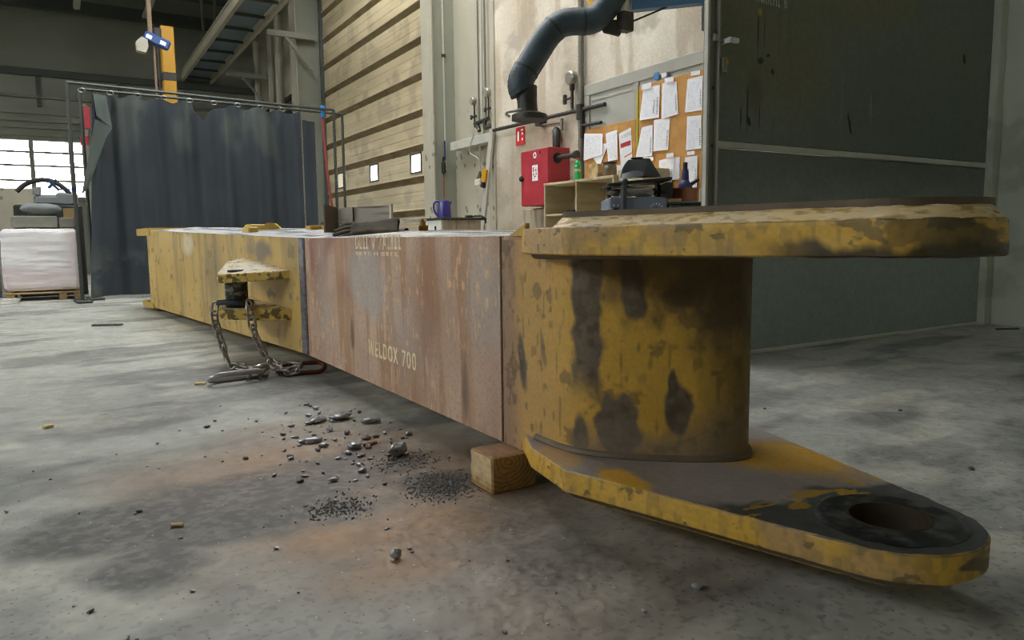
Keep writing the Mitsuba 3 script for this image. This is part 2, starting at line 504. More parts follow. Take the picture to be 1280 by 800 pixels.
def far_yellow(p, n, uv):
    y, z = p.y + p.x * 0.4, p.z
    a = fbm(y * 1.6, z * 2.2, 0.0, 4)
    c = mix(lin('bd9b4c'), lin('d0b26a'), a)
    st = fbm(y * 7, z * 1.1, 3.0, 4)
    c = mix(c, lin('8f7c55'), 0.5 * smoothstep(0.5, 0.68, st))
    c = mix(c, lin('dccfae'), 0.7 * blob(y, z, 8.0, 0.8, 0.2, 0.09, 0.0, 0.6, 0.4, 4))
    c = mix(c, lin('6b6a66'), 0.75 * blob(y, z, 5.75, 0.74, 0.22, 0.06, 0.0, 0.6, 0.7, 7))
    c = mix(c, lin('6d6652'), 0.55 * blob(y, z, 7.1, 0.5, 0.25, 0.35, 0.0, 0.8, 0.4, 3))
    c = mix(c, lin('6f6146'), 0.5 * chips(y, z, 11, 0.66, 0.74, 5.0))
    top = smoothstep(0.7, 0.9, n.z)
    tc = mix(lin('62666c'), lin('a9a9a6'), smoothstep(0.35, 0.62, fbm(p.x * 9, p.y * 1.3, 0.0, 4)))
    return mix(c, tc, top)


mat('faded_yellow', far_yellow, 0.55, bump=lambda p, n, uv: fbm(p.y * 20, p.z * 20, 0.0, 3), bs=0.002)


def lug_color(p, n, uv):
    x, y, z = p.x, p.y, p.z
    s = y - 0.6 * x
    a = fbm(s * 7, z * 9 + x * 3, 0.0, 4)
    c = mix(lin('c79d3a'), lin('d9b24e'), a)
    c = mix(c, lin('a3876a'), 0.6 * smoothstep(0.47, 0.66, fbm(s * 4.5 + 3, z * 6, 5.0, 4)))
    c = mix(c, lin('554a38'), 0.65 * chips(s, z * 1.5, 17, 0.68, 0.74, 2.0))
    c = mix(c, lin('8a7448'), 0.35 * smoothstep(0.55, 0.75, noise(s * 70, z * 30, 4.0)))
    # grease along the outer end of the upper lug
    hi = smoothstep(0.5, 0.6, z)
    e = smoothstep(0.02, -0.005, z - 0.772 - 0.05 * (fbm(s * 16, z * 4, 1.0, 4) - 0.42)) * (1 - smoothstep(0.95, 1.12, y))
    c = mix(c, lin('24221d'), 0.92 * hi * e)
    ins = smoothstep(0.5, 0.62, fbm(s * 9, z * 20 + 3, 7.0, 4)) * (1 - smoothstep(0.74, 0.95, y))
    c = mix(c, lin('4b4634'), 0.8 * ins)
    # upper faces: dust, bare steel and grease round the hole
    top = smoothstep(0.6, 0.85, n.z)
    t = mix(lin('7b736e'), lin('97908a'), fbm(x * 6, y * 6, 0.0, 4))
    t = mix(t, lin('bd9233'), dr.maximum(blob(x, y, 1.72, 1.33, 0.15, 0.2, 0.3, 0.4, 0.35, 6), blob(x, y, 1.19, 1.42, 0.05, 0.11, -0.2, 0.3, 0.5, 12)))
    t = mix(t, lin('ae8d5a'), 0.8 * blob(x, y, 1.17, 1.69, 0.06, 0.12, -0.3, 0.3, 0.4, 12))
    gr = smoothstep(-0.04, 0.03, (1.10 - y) - 0.25 * (x - 1.5) + 0.22 * (fbm(x * 9, y * 9, 3.0, 4) - 0.5))
    t = mix(t, mix(lin('33383a'), lin('4e5352'), fbm(x * 20, y * 20, 0.0, 3)), 0.93 * gr)
    t = mix(t, lin('a8842c'), 0.9 * smoothstep(0.57, 0.64, fbm(x * 12, y * 26, 5.0, 4)) * smoothstep(1.0, 1.06, y) * (1 - smoothstep(1.1, 1.16, y)))
    c = mix(c, t, top)
    return c * (0.98 + 0.2 * noise(x * 120, y * 120, z * 120))


mat('lug_yellow', lug_color, 0.5, bump=lambda p, n, uv: fbm(p.x * 35, p.y * 35, p.z * 35, 3), bs=0.003)
mat('bevel_rough', lambda p, n, uv: mix(lin('b99a58'), mix(lin('f0cf86'), lin('e6d4b2'), fbm(p.x * 12, p.y * 12, 2.0, 3)), smoothstep(0.25, 0.55, fbm(p.x * 40, p.y * 40, p.z * 120, 3))), 0.45,
    bump=lambda p, n, uv: fbm(p.x * 50, p.y * 50, p.z * 160, 3), bs=0.006)
mat('lug_brown_edge', lambda p, n, uv: mix(lin('4a3c30'), lin('7b6a50'), fbm(p.x * 10, p.y * 10, 0.0, 4)), 0.5)
mat('greasy_steel', lambda p, n, uv: mix(lin('2e3335'), lin('5b605f'), smoothstep(0.4, 0.7, fbm(p.x * 22, p.y * 22, p.z * 9, 4))), 0.38, 0.4)
mat('hole_bore', lambda p, n, uv: mix(lin('2b2a26'), lin('5a4a38'), fbm(p.x * 15, p.y * 15, p.z * 20, 3)), 0.5, 0.3)
mat('weld_metal', lambda p, n, uv: mix(lin('54545e'), lin('85838c'), fbm(p.y * 20, p.z * 60, 0.0, 3)), 0.4, 0.5, bump=lambda p, n, uv: noise(p.y * 60, p.z * 180), bs=0.002)
mat('weld_bead_paint', lambda p, n, uv: mix(lin('5e5344'), lin('84755c'), fbm(p.x * 16, p.y * 16, p.z * 30, 3)), 0.55)
mat('chalk_paint', lambda p, n, uv: mix(lin('e8cf9c'), lin('fdf0d0'), smoothstep(0.25, 0.5, fbm(p.y * 70, p.z * 16, 0.0, 4))), 0.8)


def bracket_color(p, n, uv):
    a = fbm(p.x * 14 + p.y * 9, p.z * 22, p.y * 9, 4)
    c = mix(lin('c9a544'), lin('d9bb67'), a)
    c = mix(c, lin('4a3f22'), 0.85 * smoothstep(0.5, 0.58, fbm(p.x * 26, p.z * 30, p.y * 22, 4)))
    return mix(c, lin('b9b3a6'), 0.8 * smoothstep(0.6, 0.9, n.z) * smoothstep(0.35, 0.5, a))


mat('bracket_paint', bracket_color, 0.5)
mat('yellow_plain', lambda p, n, uv: mix(lin('b8932f'), lin('cfae55'), fbm(p.x * 8, p.y * 8, p.z * 8, 3)), 0.5)
mat('pin_steel', lambda p, n, uv: mix(lin('33342e'), lin('75766c'), smoothstep(0.45, 0.7, fbm(p.x * 40, p.y * 40, p.z * 40, 3))), 0.45, 0.3)
mat('black_strap', '23282b', 0.6)
mat('chain_steel', lambda p, n, uv: mix(lin('7d7872'), lin('c2beb8'), noise(p.x * 60, p.y * 60, p.z * 60)), 0.25, 0.6)
mat('hook_steel', 'a8a4a2', 0.3, 0.35)
mat('red_hook', '7c4640', 0.35, 0.3)


def wood(base, dark, f=30.0, ax='x'):
    b, d = lin(base), lin(dark)

    def fn(p, n, uv):
        q = {'x': (p.y, p.z, p.x), 'y': (p.x, p.z, p.y), 'z': (p.x, p.y, p.z)}[ax]
        g = fbm(q[0] * f, q[1] * f, q[2] * f * 0.12, 4)
        return mix(d, b, smoothstep(0.3, 0.6, g))
    return fn


def block_color(p, n, uv):
    d = dr.sqrt(dr.square((p.x - 1.16) * 0.9) + dr.square(p.z - 0.10))
    r = dr.abs(d * 70 + 1.6 * fbm(p.x * 22, p.z * 22, 0.0, 3) - dr.floor(d * 70 + 1.6 * fbm(p.x * 22, p.z * 22, 0.0, 3)) - 0.5)
    c = mix(lin('a98250'), lin('bd9863'), smoothstep(0.1, 0.4, r))
    c = mix(c, lin('dcc69b'), 0.8 * smoothstep(0.6, 0.9, -n.x) * smoothstep(0.03, 0.07, p.z + 0.03 * noise(p.y * 40, p.z * 40)))  # side towards -x painted paler, light from that side put into the colour
    c = mix(c, lin('94755c'), 0.8 * smoothstep(0.6, 0.9, n.z))
    return c * (0.85 + 0.3 * noise(p.x * 90, p.y * 90, p.z * 90))


mat('sawn_timber', block_color, 0.7, bump=lambda p, n, uv: fbm(p.x * 40, p.y * 40, p.z * 40, 3), bs=0.006)
mat('pallet_wood', wood('c3ab7c', '97805a', 18), 0.75)
mat('shelf_board', wood('c0b393', 'aa9c7b', 9), 0.6)
mat('shelf_edge', 'd8cfb4', 0.6)
mat('bench_wood', wood('aca18c', '95897450'[:6], 22, 'z'), 0.6)


def cloth_color(p, n, uv):
    a = fbm(p.x * 2.2, p.z * 1.4, 0.0, 4)
    c = mix(lin('2a3138'), lin('3b434a'), a)
    c = mix(c, lin('59605c'), 0.7 * smoothstep(0.5, 0.72, fbm(p.x * 3, p.z * 1.2 + 3, 2.0, 4)) * smoothstep(1.6, 2.9, p.z))
    return mix(c, lin('626964'), 0.6 * smoothstep(0.5, 0.72, fbm(p.x * 3 + 8, p.z * 3, 5.0, 4)) * (1 - smoothstep(0.3, 1.0, p.z)))


mat('welding_cloth', cloth_color, 0.8, sheen=0.3)


def wrap_color(p, n, uv):
    st = fbm(p.x * 2.0, p.z * 16, 0.0, 4)
    c = mix(lin('f0ecee'), lin('ffffff'), smoothstep(0.35, 0.55, st))
    lo = (1 - smoothstep(0.3, 0.62, p.z + 0.5 * (fbm(p.x * 3, p.z * 9, 4.0, 3) - 0.5)))
    return mix(c, lin('cfa3a1'), 0.42 * dr.maximum(lo * 0.8, smoothstep(-0.05, 0.15, p.x + 0.3 * (st - 0.5)) * 0.8))


mat('shrink_film', wrap_color, 0.16, clearcoat=1.0, clearcoat_gloss=0.9, bump=lambda p, n, uv: fbm(p.x * 5, p.z * 24, 0.0, 4), bs=0.02)
mat('grey_carton', lambda p, n, uv: mix(lin('77776d'), lin('8e8d80'), fbm(p.x * 5, p.z * 9, 0.0, 3)), 0.7)
mat('carton', 'b19766', 0.7)
mat('brown_wood', '83705a', 0.7)
mat('blue_plastic', '3d5f86', 0.45)
mat('pale_blue_tarp', '9aacbd', 0.5)
mat('dark_machine', '3a3b3a', 0.5)
mat('grey_machine', '8a9090', 0.5)
mat('white_cable', 'd6d6d0', 0.4)
mat('clamp_blue', '23385a', 0.4)
mat('clip_blue', '2a7cc4', 0.4)
mat('red_hose', '93433f', 0.5)
mat('cork', lambda p, n, uv: mix(lin('b58246'), lin('cb9a59'), fbm(p.y * 14, p.z * 14, 0.0, 4)) * (0.9 + 0.2 * noise(p.y * 150, p.z * 150)), 0.85)
mat('grey_pane', lambda p, n, uv: mix(lin('9d9d93'), lin('b9b9b0'), fbm(p.y * 2, p.z * 3, 0.0, 4)), 0.4)
mat('grey_frame', steel_col('a5a398', '444444', 6, False), 0.6)


def paper_print(seed, cols):
    def fn(p, n, uv):
        u, v = uv.x, uv.y
        row = v * 26 + seed
        fr = row - dr.floor(row)
        ink = dr.select((fr > 0.3) & (fr < 0.62) & (u > 0.1) & (u < 0.9) & (v < 0.9) & (v > 0.06), 1.0, 0.0) * smoothstep(0.38, 0.5, noise(u * 34 + seed, dr.floor(row) * 3.1))
        c = mix(lin('eeeef2'), lin('8d919b'), 0.6 * ink)
        for k in range(cols):
            uc = 0.9 - 0.17 * k
            rr = v * 17
            bar_ = dr.select((dr.abs(u - uc) < 0.045) & (rr - dr.floor(rr) < 0.45) & (v > 0.12 + 0.04 * k) & (v < 0.62 - 0.05 * k), 1.0, 0.0)
            c = mix(c, lin('3f4248'), 0.95 * bar_)
        return c
    return fn


for i_, c_ in ((0, 0), (1, 1), (2, 2)):
    mat(f'printed_paper_{("plain", "one", "two")[i_]}', paper_print(3.7 * i_, c_), 0.7)


def leaflet(p, n, uv):
    u, v = uv.x, uv.y
    c = mix(lin('e6e6e8'), lin('9aa0a6'), 0.7 * dr.select((v > 0.82) & (v < 0.92) & (u > 0.2), noise(u * 20, v * 40), 0.0))
    c = mix(c, lin('b0303c'), dr.select((v > 0.58) & (v < 0.70) & (u > 0.08) & (u < 0.92), 1.0, 0.0))
    c = mix(c, lin('cf5a33'), 0.8 * dr.select(dr.abs(v - 0.33 - 0.12 * (u - 0.5)) < 0.02, 1.0, 0.0) * smoothstep(0.3, 0.4, u))
    return c


mat('printed_leaflet', leaflet, 0.6)
mat('white_paper', 'e4e4e6', 0.7)
mat('blue_sticker', '3f7fae', 0.5)
mat('navy_sticker', '2c3c58', 0.5)
mat('lime_strip', 'b3b036', 0.5)
mat('cabinet_red', lambda p, n, uv: mix(lin('a8303a'), lin('b8404a'), fbm(p.y * 5, p.z * 5, 0.0, 3)), 0.38)
mat('sign_red', 'c8322e', 0.5)
mat('black_plastic', '1f2022', 0.4)
mat('helmet_grey', lambda p, n, uv: mix(lin('3c4046'), lin('555a60'), fbm(p.x * 9, p.y * 9, p.z * 9, 3)), 0.42)
mat('welder_blue', '768092', 0.5)
mat('dial_white', 'd6dade', 0.5)
mat('pale_glove', lambda p, n, uv: mix(lin('8e8a82'), lin('cfcbc2'), fbm(p.x * 30, p.y * 30, p.z * 30, 3)), 0.8)
mat('dirty_rag', lambda p, n, uv: mix(lin('3d3a34'), lin('8d8880'), fbm(p.x * 25, p.y * 25, p.z * 25, 4)), 0.85)
mat('copper_wire', lambda p, n, uv: mix(lin('8a4f38'), lin('c98a6c'), dr.abs(dr.sin(p.z * 900)) * 0.8), 0.3, 0.7)
mat('torch_purple', '3b3a72', 0.4)
mat('dark_green_box', '2c322f', 0.5)
mat('leather_glove', lambda p, n, uv: mix(lin('3a352a'), lin('6b6250'), fbm(p.x * 22, p.y * 22, p.z * 22, 4)), 0.75, bump=lambda p, n, uv: fbm(p.x * 60, p.y * 60, p.z * 60, 3), bs=0.004)
mat('mill_steel', lambda p, n, uv: mix(lin('94897a'), lin('d2cabe'), smoothstep(0.35, 0.6, fbm(p.x * 22 + p.y * 22, p.z * 30, 0.0, 4))), 0.4, 0.1)
mat('brass', 'b58d43', 0.3, 0.8)
mat('kettle_violet', '3d3a82', 0.25, clearcoat=0.6)
mat('white_enamel', 'e6e6e2', 0.4)
mat('hose_blue', lambda p, n, uv: mix(lin('2a373e'), lin('43535b'), fbm(p.x * 6, p.y * 6, p.z * 6, 3)), 0.5, bump=lambda p, n, uv: dr.sin(uv.x * 6.2832), bs=0.0)
mat('arm_blue', '42678a', 0.45)
mat('hood_dark', lambda p, n, uv: mix(lin('26251f'), lin('3f3c34'), fbm(p.x * 9, p.y * 9, p.z * 9, 3)), 0.5)
mat('gauge_glass', '9c988c', 0.2, 0.3)
mat('jib_yellow', 'bf8d18', 0.5)
mat('knob_grey', 'a8a594', 0.6)
mat('label_blue', '2f4f86', 0.5)
mat('slag', lambda p, n, uv: mix(lin('6a6d70'), lin('b9bcc0'), noise(p.x * 90, p.y * 90, p.z * 90)), 0.25, 0.2)
mat('slag_black', '5c5a57', 0.45)
mat('wood_chip', 'd9c48c', 0.7)
mat('rust_chip', 'a56f45', 0.7)
mat('clear_plastic', 'c9c3b2', 0.15)
scene['mat_green_bottle_plastic'] = {'type': 'principled', 'base_color': {'type': 'rgb', 'value': rgb('1fae55')}, 'roughness': 0.12, 'specular': 0.6, 'spec_trans': 0.0, 'clearcoat': 0.8}
scene['mat_window_glass'] = {'type': 'thindielectric', 'int_ior': 1.5}
mat('jar_glass', '6e5f4c', 0.1, clearcoat=1.0)

# ------------------------------------------------------------------ the hall
WX = 5.0          # concrete wall, faces -x
DX = 5.35         # door and recess plane
struct('floor', bx([-10, -8, -0.3], [10, 25, 0.0]), 'floor_concrete')
wr = struct('wall_right', cat(bx([WX, 3.6, 0], [WX + 0.4, 8.62, 7.2])), 'wall_plaster')
struct('wall_recess', cat(bx([DX + 0.06, 8.62, 0], [DX + 0.3, 10.7, 7.2]), bx([DX + 0.06, 16.6, 0], [DX + 0.3, 24.2, 7.2])), 'column_paint')
struct('wall_door_head', bx([DX + 0.06, 10.7, 6.4], [DX + 0.3, 16.6, 7.2]), 'column_paint')
struct('wall_side', bx([7.05, -6, 0], [7.4, 3.5, 7.2]), 'wall_grey_concrete')
struct('wall_behind_gate', bx([5.4, 3.52, 0], [7.4, 3.75, 7.2]), 'wall_grey_concrete')
# corrugated recess sheet: upright folds, each its own piece of the wall
rs = struct_root('wall_cladding')
for i in range(5):
    y0 = 9.9 - i * 0.15
    struct('panel', hull([[DX + 0.06, y0, 0], [DX + 0.06, y0 - 0.148, 0], [DX + 0.03, y0 - 0.02, 0], [DX + 0.03, y0 - 0.11, 0],
                          [DX + 0.06, y0, 7], [DX + 0.06, y0 - 0.148, 7], [DX + 0.03, y0 - 0.02, 7], [DX + 0.03, y0 - 0.11, 7]]), 'column_paint', rs)
# back wall with its glazed strip
wb = struct_root('wall_back')
struct('lower_panel', bx([-10, 24, 0], [0.75, 24.2, 2.08]), 'wall_sheet', wb)
struct('upper_panel', bx([-10, 24, 3.62], [6, 24.2, 7.6]), 'wall_sheet', wb)
struct('side_panel', bx([0.75, 24, 0], [6, 24.2, 3.62]), 'wall_sheet', wb)
for z in (3.72, 3.92, 4.1, 4.3):
    struct('lap_strip', bx([-10, 23.93, z], [6, 24, z + 0.09]), 'wall_sheet', wb)
struct('rail', bx([-10, 23.85, 5.3], [6, 24, 5.48]), 'dark_steel_beam', wb)
struct('rail', bx([-10, 23.9, 4.72], [6, 24, 4.79]), 'pipe_steel', wb)
for x in (-3.2, -0.35, 1.6):
    struct('stud', bx([x, 23.9, 4.5], [x + 0.07, 24, 5.3]), 'dark_steel_beam', wb)
wn = struct_root('window_1')
for x in (-3.0, -1.62, -0.62, 0.3):
    struct('mullion', bx([x, 24.0, 2.08], [x + 0.1, 24.12, 3.62]), 'column_paint_cool', wn)
for z in (2.52, 2.92, 3.28):
    struct('transom', bx([-10, 24.02, z], [0.75, 24.1, z + 0.04]), 'column_paint_cool', wn)
struct('sill', bx([-10, 23.9, 2.02], [0.75, 24.1, 2.1]), 'column_paint_cool', wn)
for x0, x1 in ((-2.9, -1.62), (-1.52, -0.62), (-0.52, 0.3), (0.4, 0.75)):
    for z0, z1 in ((2.1, 2.52), (2.56, 2.92), (2.96, 3.28), (3.32, 3.62)):
        g = trimesh.Trimesh([[x0, 24.06, z0], [x1, 24.06, z0], [x1, 24.06, z1], [x0, 24.06, z1]], [[0, 1, 2], [0, 2, 3]], process=False)
        struct('pane', g, 'window_glass', wn)
# left side: a low wall, piers and a head over wide glazed bays to the yard
wl = struct_root('wall_left')
struct('lower_panel', bx([-9.3, -6, 0], [-9.0, 24, 4.5]), 'wall_sheet', wl)
struct('head_panel', bx([-9.3, -6, 6.9], [-9.0, 24, 7.6]), 'wall_sheet', wl)
for y in (-0.5, 4.5, 9.5, 13.5, 17.5):
    struct('pier', bx([-9.35, y, 0], [-8.95, y + 0.45, 7.6]), 'column_paint', wl)
struct('blind_panel', bx([-9.3, 17.5, 4.5], [-9.0, 24, 6.9]), 'wall_sheet', wl)
struct('blind_panel', bx([-9.3, -6, 4.5], [-9.0, -0.5, 6.9]), 'wall_sheet', wl)
struct('wall_front', bx([-10, -6.3, 0], [7.4, -6.0, 7.6]), 'wall_sheet')
# roof: closed towards the back, long rooflights over the work bay
rf = struct_root('ceiling')
for x0, x1, y0, y1 in ((-9.4, 7.6, 14.0, 24.3), (-9.4, 0.6, -6.3, 14.0), (4.6, 7.6, -6.3, 14.0), (0.6, 4.6, -6.3, 5.2)):
    struct('roof_sheet', bx([x0, y0, 7.25], [x1, y1, 7.35]), 'ceiling_sheet', rf)
for y in (14.5, 17.6, 20.8, 23.4):
    struct('purlin', bx([-9.3, y, 6.95], [6, y + 0.22, 7.25]), 'dark_steel_beam', rf)
for a, b in (((2.9, 17.7, 6.9), (3.9, 23.5, 6.4)), ((3.2, 17.7, 6.9), (4.2, 23.5, 6.4))):
    struct('brace', cyl(a, b, 0.04, 8), 'pipe_steel', rf)
for x, lab in ((-0.98, 'unlit fluorescent batten on the roof nearest the left edge of the picture'), (0.62, 'unlit fluorescent batten on the roof between two others'),
               (2.23, 'unlit fluorescent batten on the roof above the jib crane post')):
    k = thing('ceiling_lamp', lab, 'ceiling lamp', 'fluorescent battens under the roof')
    for y0 in (18.0, 20.95):
        obj('tube_housing', bx([x, y0, 6.87], [x + 0.16, y0 + 1.9, 6.95], 0.02), 'pale_steel', k)

# ------------------------------------------------------------------ sectional door: every panel a piece of it
d1 = struct_root('door_1')
YD0, YD1 = 10.75, 16.95
ZJ = [0.0, 0.76, 1.33, 1.895, 2.427, 3.003, 3.603, 4.184, 4.767, 5.35, 5.93, 6.5]


def door_strip(prof):
    m = trimesh.creation.extrude_polygon(Polygon(prof), YD1 - YD0, engine='earcut')
    return put(m, M([[1, 0, 0], [0, 0, 1], [0, -1, 0]], [0, YD1, 0]))


for i in range(len(ZJ) - 1):
    z0, z1 = ZJ[i], ZJ[i + 1] - 0.115
    zm = (z0 + z1) / 2
    m = door_strip([(DX + 0.1, z0), (DX - 0.035, z0), (DX - 0.04, z0 + 0.012), (DX - 0.012, z0 + 0.03), (DX - 0.012, zm - 0.08), (DX - 0.006, zm - 0.072), (DX - 0.012, zm - 0.064),
                    (DX - 0.012, zm + 0.08), (DX - 0.006, zm + 0.088), (DX - 0.012, zm + 0.096), (DX - 0.012, z1), (DX + 0.1, z1)])
    if i == 3:
        body = mf(m)
        for yc in (16.05, 14.0, 11.98):
            body = body - mf(bx([DX - 0.2, yc - 0.23, 1.98], [DX + 0.02, yc + 0.23, 2.305])) - mf(bx([DX + 0.004, yc - 0.25, 1.95], [DX + 0.3, yc + 0.7, 2.5]))
        m = tm(body)
    struct('panel', m, 'door_panel_paint', d1)
    struct('joint_rail', door_strip([(DX + 0.1, z1), (DX + 0.012, z1), (DX + 0.03, z1 + 0.03), (DX - 0.034, z1 + 0.114), (DX + 0.1, z1 + 0.114)]), 'door_joint', d1)
for yc in (16.05, 14.0, 11.98):
    o, i_ = sbox(-0.235, -0.175, 0.235, 0.175), sbox(-0.215, -0.15, 0.215, 0.15)
    w = struct('window', put(prism(o.difference(i_), 0.035, 0.06), M([[0, -1, 0], [0, 0, 1], [-1, 0, 0]], [DX + 0.03, yc, 2.14])), 'dark_machine', d1)
    struct('pane', put(trimesh.Trimesh([[-.22, -.155, 0], [.22, -.155, 0], [.22, .155, 0], [-.22, .155, 0]], [[0, 1, 2], [0, 2, 3]], process=False), face_negx(DX - 0.008, yc, 2.14)), 'window_glass', w)
struct('guide_rail', bx([DX - 0.08, 16.95, 0], [DX + 0.06, 17.05, 7]), 'dark_steel_beam', d1)


def icolumn(name, x0, x1, yc, w, z1, m1='column_paint', m2='column_paint_cool'):
    r = struct_root(name)
    struct('flange', bx([x0, yc - w / 2, 0], [x0 + 0.03, yc + w / 2, z1], 0.004), m1, r)
    struct('flange', bx([x1 - 0.03, yc - w / 2, 0], [x1, yc + w / 2, z1], 0.004), m1, r)
    struct('web', bx([x0, yc - w / 2 + 0.05, 0], [x1, yc - w / 2 + 0.065, z1]), m2, r)
    return r


c1 = icolumn('trim_1', 5.0, 5.56, 10.74, 0.38, 7.2)
struct('conduit', cyl([5.22, 10.59, 1.9], [5.22, 10.59, 7.2], 0.016, 8), 'pale_steel', c1)
struct('clip', bx([5.19, 10.56, 3.62], [5.25, 10.6, 3.66]), 'dark_pipe', c1)
c2 = icolumn('trim_2', 4.75, 5.4, 17.35, 0.5, 6.3)
# recess details: stiff channel, pipes, gauges
struct('trim_3', bx([DX - 0.14, 8.63, 2.17], [DX - 0.0, 10.4, 2.3], 0.006), 'pale_steel')
struct('trim_4', cat(bx([WX - 0.02, 8.62, 0], [DX + 0.06, 8.7, 7.2])), 'column_paint')
gp = thing('gas_pipe_drop', 'thin upright gas pipes with pressure gauges and a dark manifold in the wall recess', 'pipes')
for k_, y in enumerate((9.66, 9.56, 9.46)):
    obj('pipe', cyl([DX - 0.03, y, 2.55 if k_ != 1 else 2.2], [DX - 0.03, y, 7.2], 0.014, 8), ('pipe_steel', 'pale_steel', 'pipe_steel')[k_], gp)
for y, z, b in ((9.78, 2.83, 0.06), (9.36, 2.88, 0.07)):
    g = obj('gauge', put(lathe([(b, 0), (b, 0.05), (b * 0.85, 0.065), (0.0, 0.065)], 16), face_negx(DX - 0.03, y, z)), 'gauge_glass', gp, 30)
    obj('stem', cyl([DX - 0.04, y, z - 0.38], [DX - 0.04, y, z], 0.012, 8), 'dark_pipe', g)
    obj('valve', cat(cyl([DX - 0.04, y + 0.1, z - 0.22], [DX - 0.04, y - 0.05, z - 0.22], 0.018, 8), cyl([DX - 0.04, y + 0.1, z - 0.25], [DX - 0.04, y + 0.1, z - 0.19], 0.02, 8)), 'dark_pipe', g)
obj('manifold', cat(cyl([DX - 0.05, 9.75, 2.5], [DX - 0.05, 9.35, 2.52], 0.03, 10), cyl([DX - 0.05, 9.7, 2.5], [DX - 0.05, 9.62, 2.38], 0.03, 10), cyl([DX - 0.05, 9.45, 2.4], [DX - 0.05, 9.05, 2.4], 0.03, 10), cyl([DX - 0.05, 9.45, 2.5], [DX - 0.05, 9.45, 2.4], 0.03, 10)), 'dark_pipe', gp)
obj('cable', tube(spline([[DX - 0.15, 9.45, 2.38], [DX - 0.15, 9.68, 2.25], [DX - 0.15, 9.75, 2.1], [DX - 0.12, 9.55, 1.98], [DX - 0.1, 9.5, 1.86]], 24), 0.006, 6), 'pale_steel', gp)
sw = thing('pull_switch', 'small pale pull switch hanging on a cord in the wall recess', 'switch')
obj('cord', cyl([DX - 0.12, 9.5, 1.76], [DX - 0.12, 9.5, 2.17], 0.005, 6), 'pale_steel', sw)
obj('cap', put(lathe([(0.05, 0), (0.03, 0.05), (0.012, 0.11), (0, 0.11)], 10), M(np.eye(3), [DX - 0.12, 9.5, 1.68])), 'dark_pipe', sw)
obj('housing', bx([DX - 0.17, 9.42, 1.58], [DX - 0.07, 9.58, 1.68], 0.01), 'clear_plastic', sw)
lv = thing('straightedge', 'long silver straightedge leaning in the recess beside the concrete wall', 'straightedge')
obj('bar', bar([4.86, 9.0, 0.0], [4.95, 8.63, 2.26], 0.1, 0.03, [1, 0, 0]), 'pale_steel', lv)
obj('vial_block', bar([4.9, 8.78, 1.58], [4.91, 8.75, 1.74], 0.11, 0.05, [1, 0, 0]), 'jib_yellow', lv)
obj('clip', bar([4.9, 8.8, 1.5], [4.905, 8.785, 1.57], 0.07, 0.06, [1, 0, 0]), 'black_plastic', lv)

# pipes on the concrete wall
hp = thing('air_pipe', 'rusty horizontal pipe with tee and bracket along the concrete wall', 'pipe')
obj('pipe', cyl([WX - 0.05, 8.6, 2.235], [WX - 0.05, 6.25, 2.2], 0.022, 10), 'dark_pipe', hp)
obj('bracket', bx([WX - 0.1, 7.42, 2.14], [WX, 7.52, 2.24]), 'dark_pipe', hp)
obj('outlet', cat(cyl([WX - 0.06, 7.5, 2.15], [WX - 0.06, 7.0, 2.12], 0.012, 8), cyl([WX - 0.06, 7.02, 2.03], [WX - 0.06, 7.02, 2.16], 0.02, 8)), 'pipe_steel', hp)
vp = thing('upright_pipe', 'grey upright pipe beside the notice board with a black pressure gauge', 'pipe')
obj('pipe', cyl([WX - 0.05, 6.67, 1.45], [WX - 0.05, 6.67, 7.2], 0.032, 12), 'pipe_steel', vp)
g = obj('gauge', put(lathe([(0.075, 0), (0.078, 0.06), (0.06, 0.075), (0, 0.075)], 18), face_negx(WX - 0.04, 6.82, 2.57)), 'gauge_glass', vp)
obj('stem', cat(cyl([WX - 0.06, 6.82, 2.25], [WX - 0.06, 6.82, 2.55], 0.018, 8), cyl([WX - 0.06, 6.82, 2.44], [WX - 0.06, 6.82, 2.54], 0.03, 8), tube(spline([[WX - 0.06, 6.82, 2.27], [WX - 0.06, 6.8, 2.22], [WX - 0.05, 6.7, 2.205]], 10), 0.015, 8)), 'dark_pipe', g)
obj('tap', cat(cyl([WX - 0.06, 6.82, 2.36], [WX - 0.06, 6.97, 2.36], 0.014, 8), cyl([WX - 0.06, 6.96, 2.31], [WX - 0.06, 6.96, 2.41], 0.024, 8)), 'dark_pipe', g)
obj('tee', cat(cyl([WX - 0.06, 6.67, 2.1], [WX - 0.06, 6.67, 2.26], 0.045, 10), cyl([WX - 0.06, 6.62, 2.03], [WX - 0.06, 6.3, 2.02], 0.018, 8), cyl([WX - 0.06, 6.64, 1.9], [WX - 0.06, 6.64, 2.2], 0.025, 8)), 'dark_pipe', vp)
single('yellow_marker', bx([WX - 0.03, 6.45, 2.98], [WX, 6.57, 3.5], 0.01), 'jib_yellow', 'short yellow marker strip high on the wall above the blue hose', 'marker')

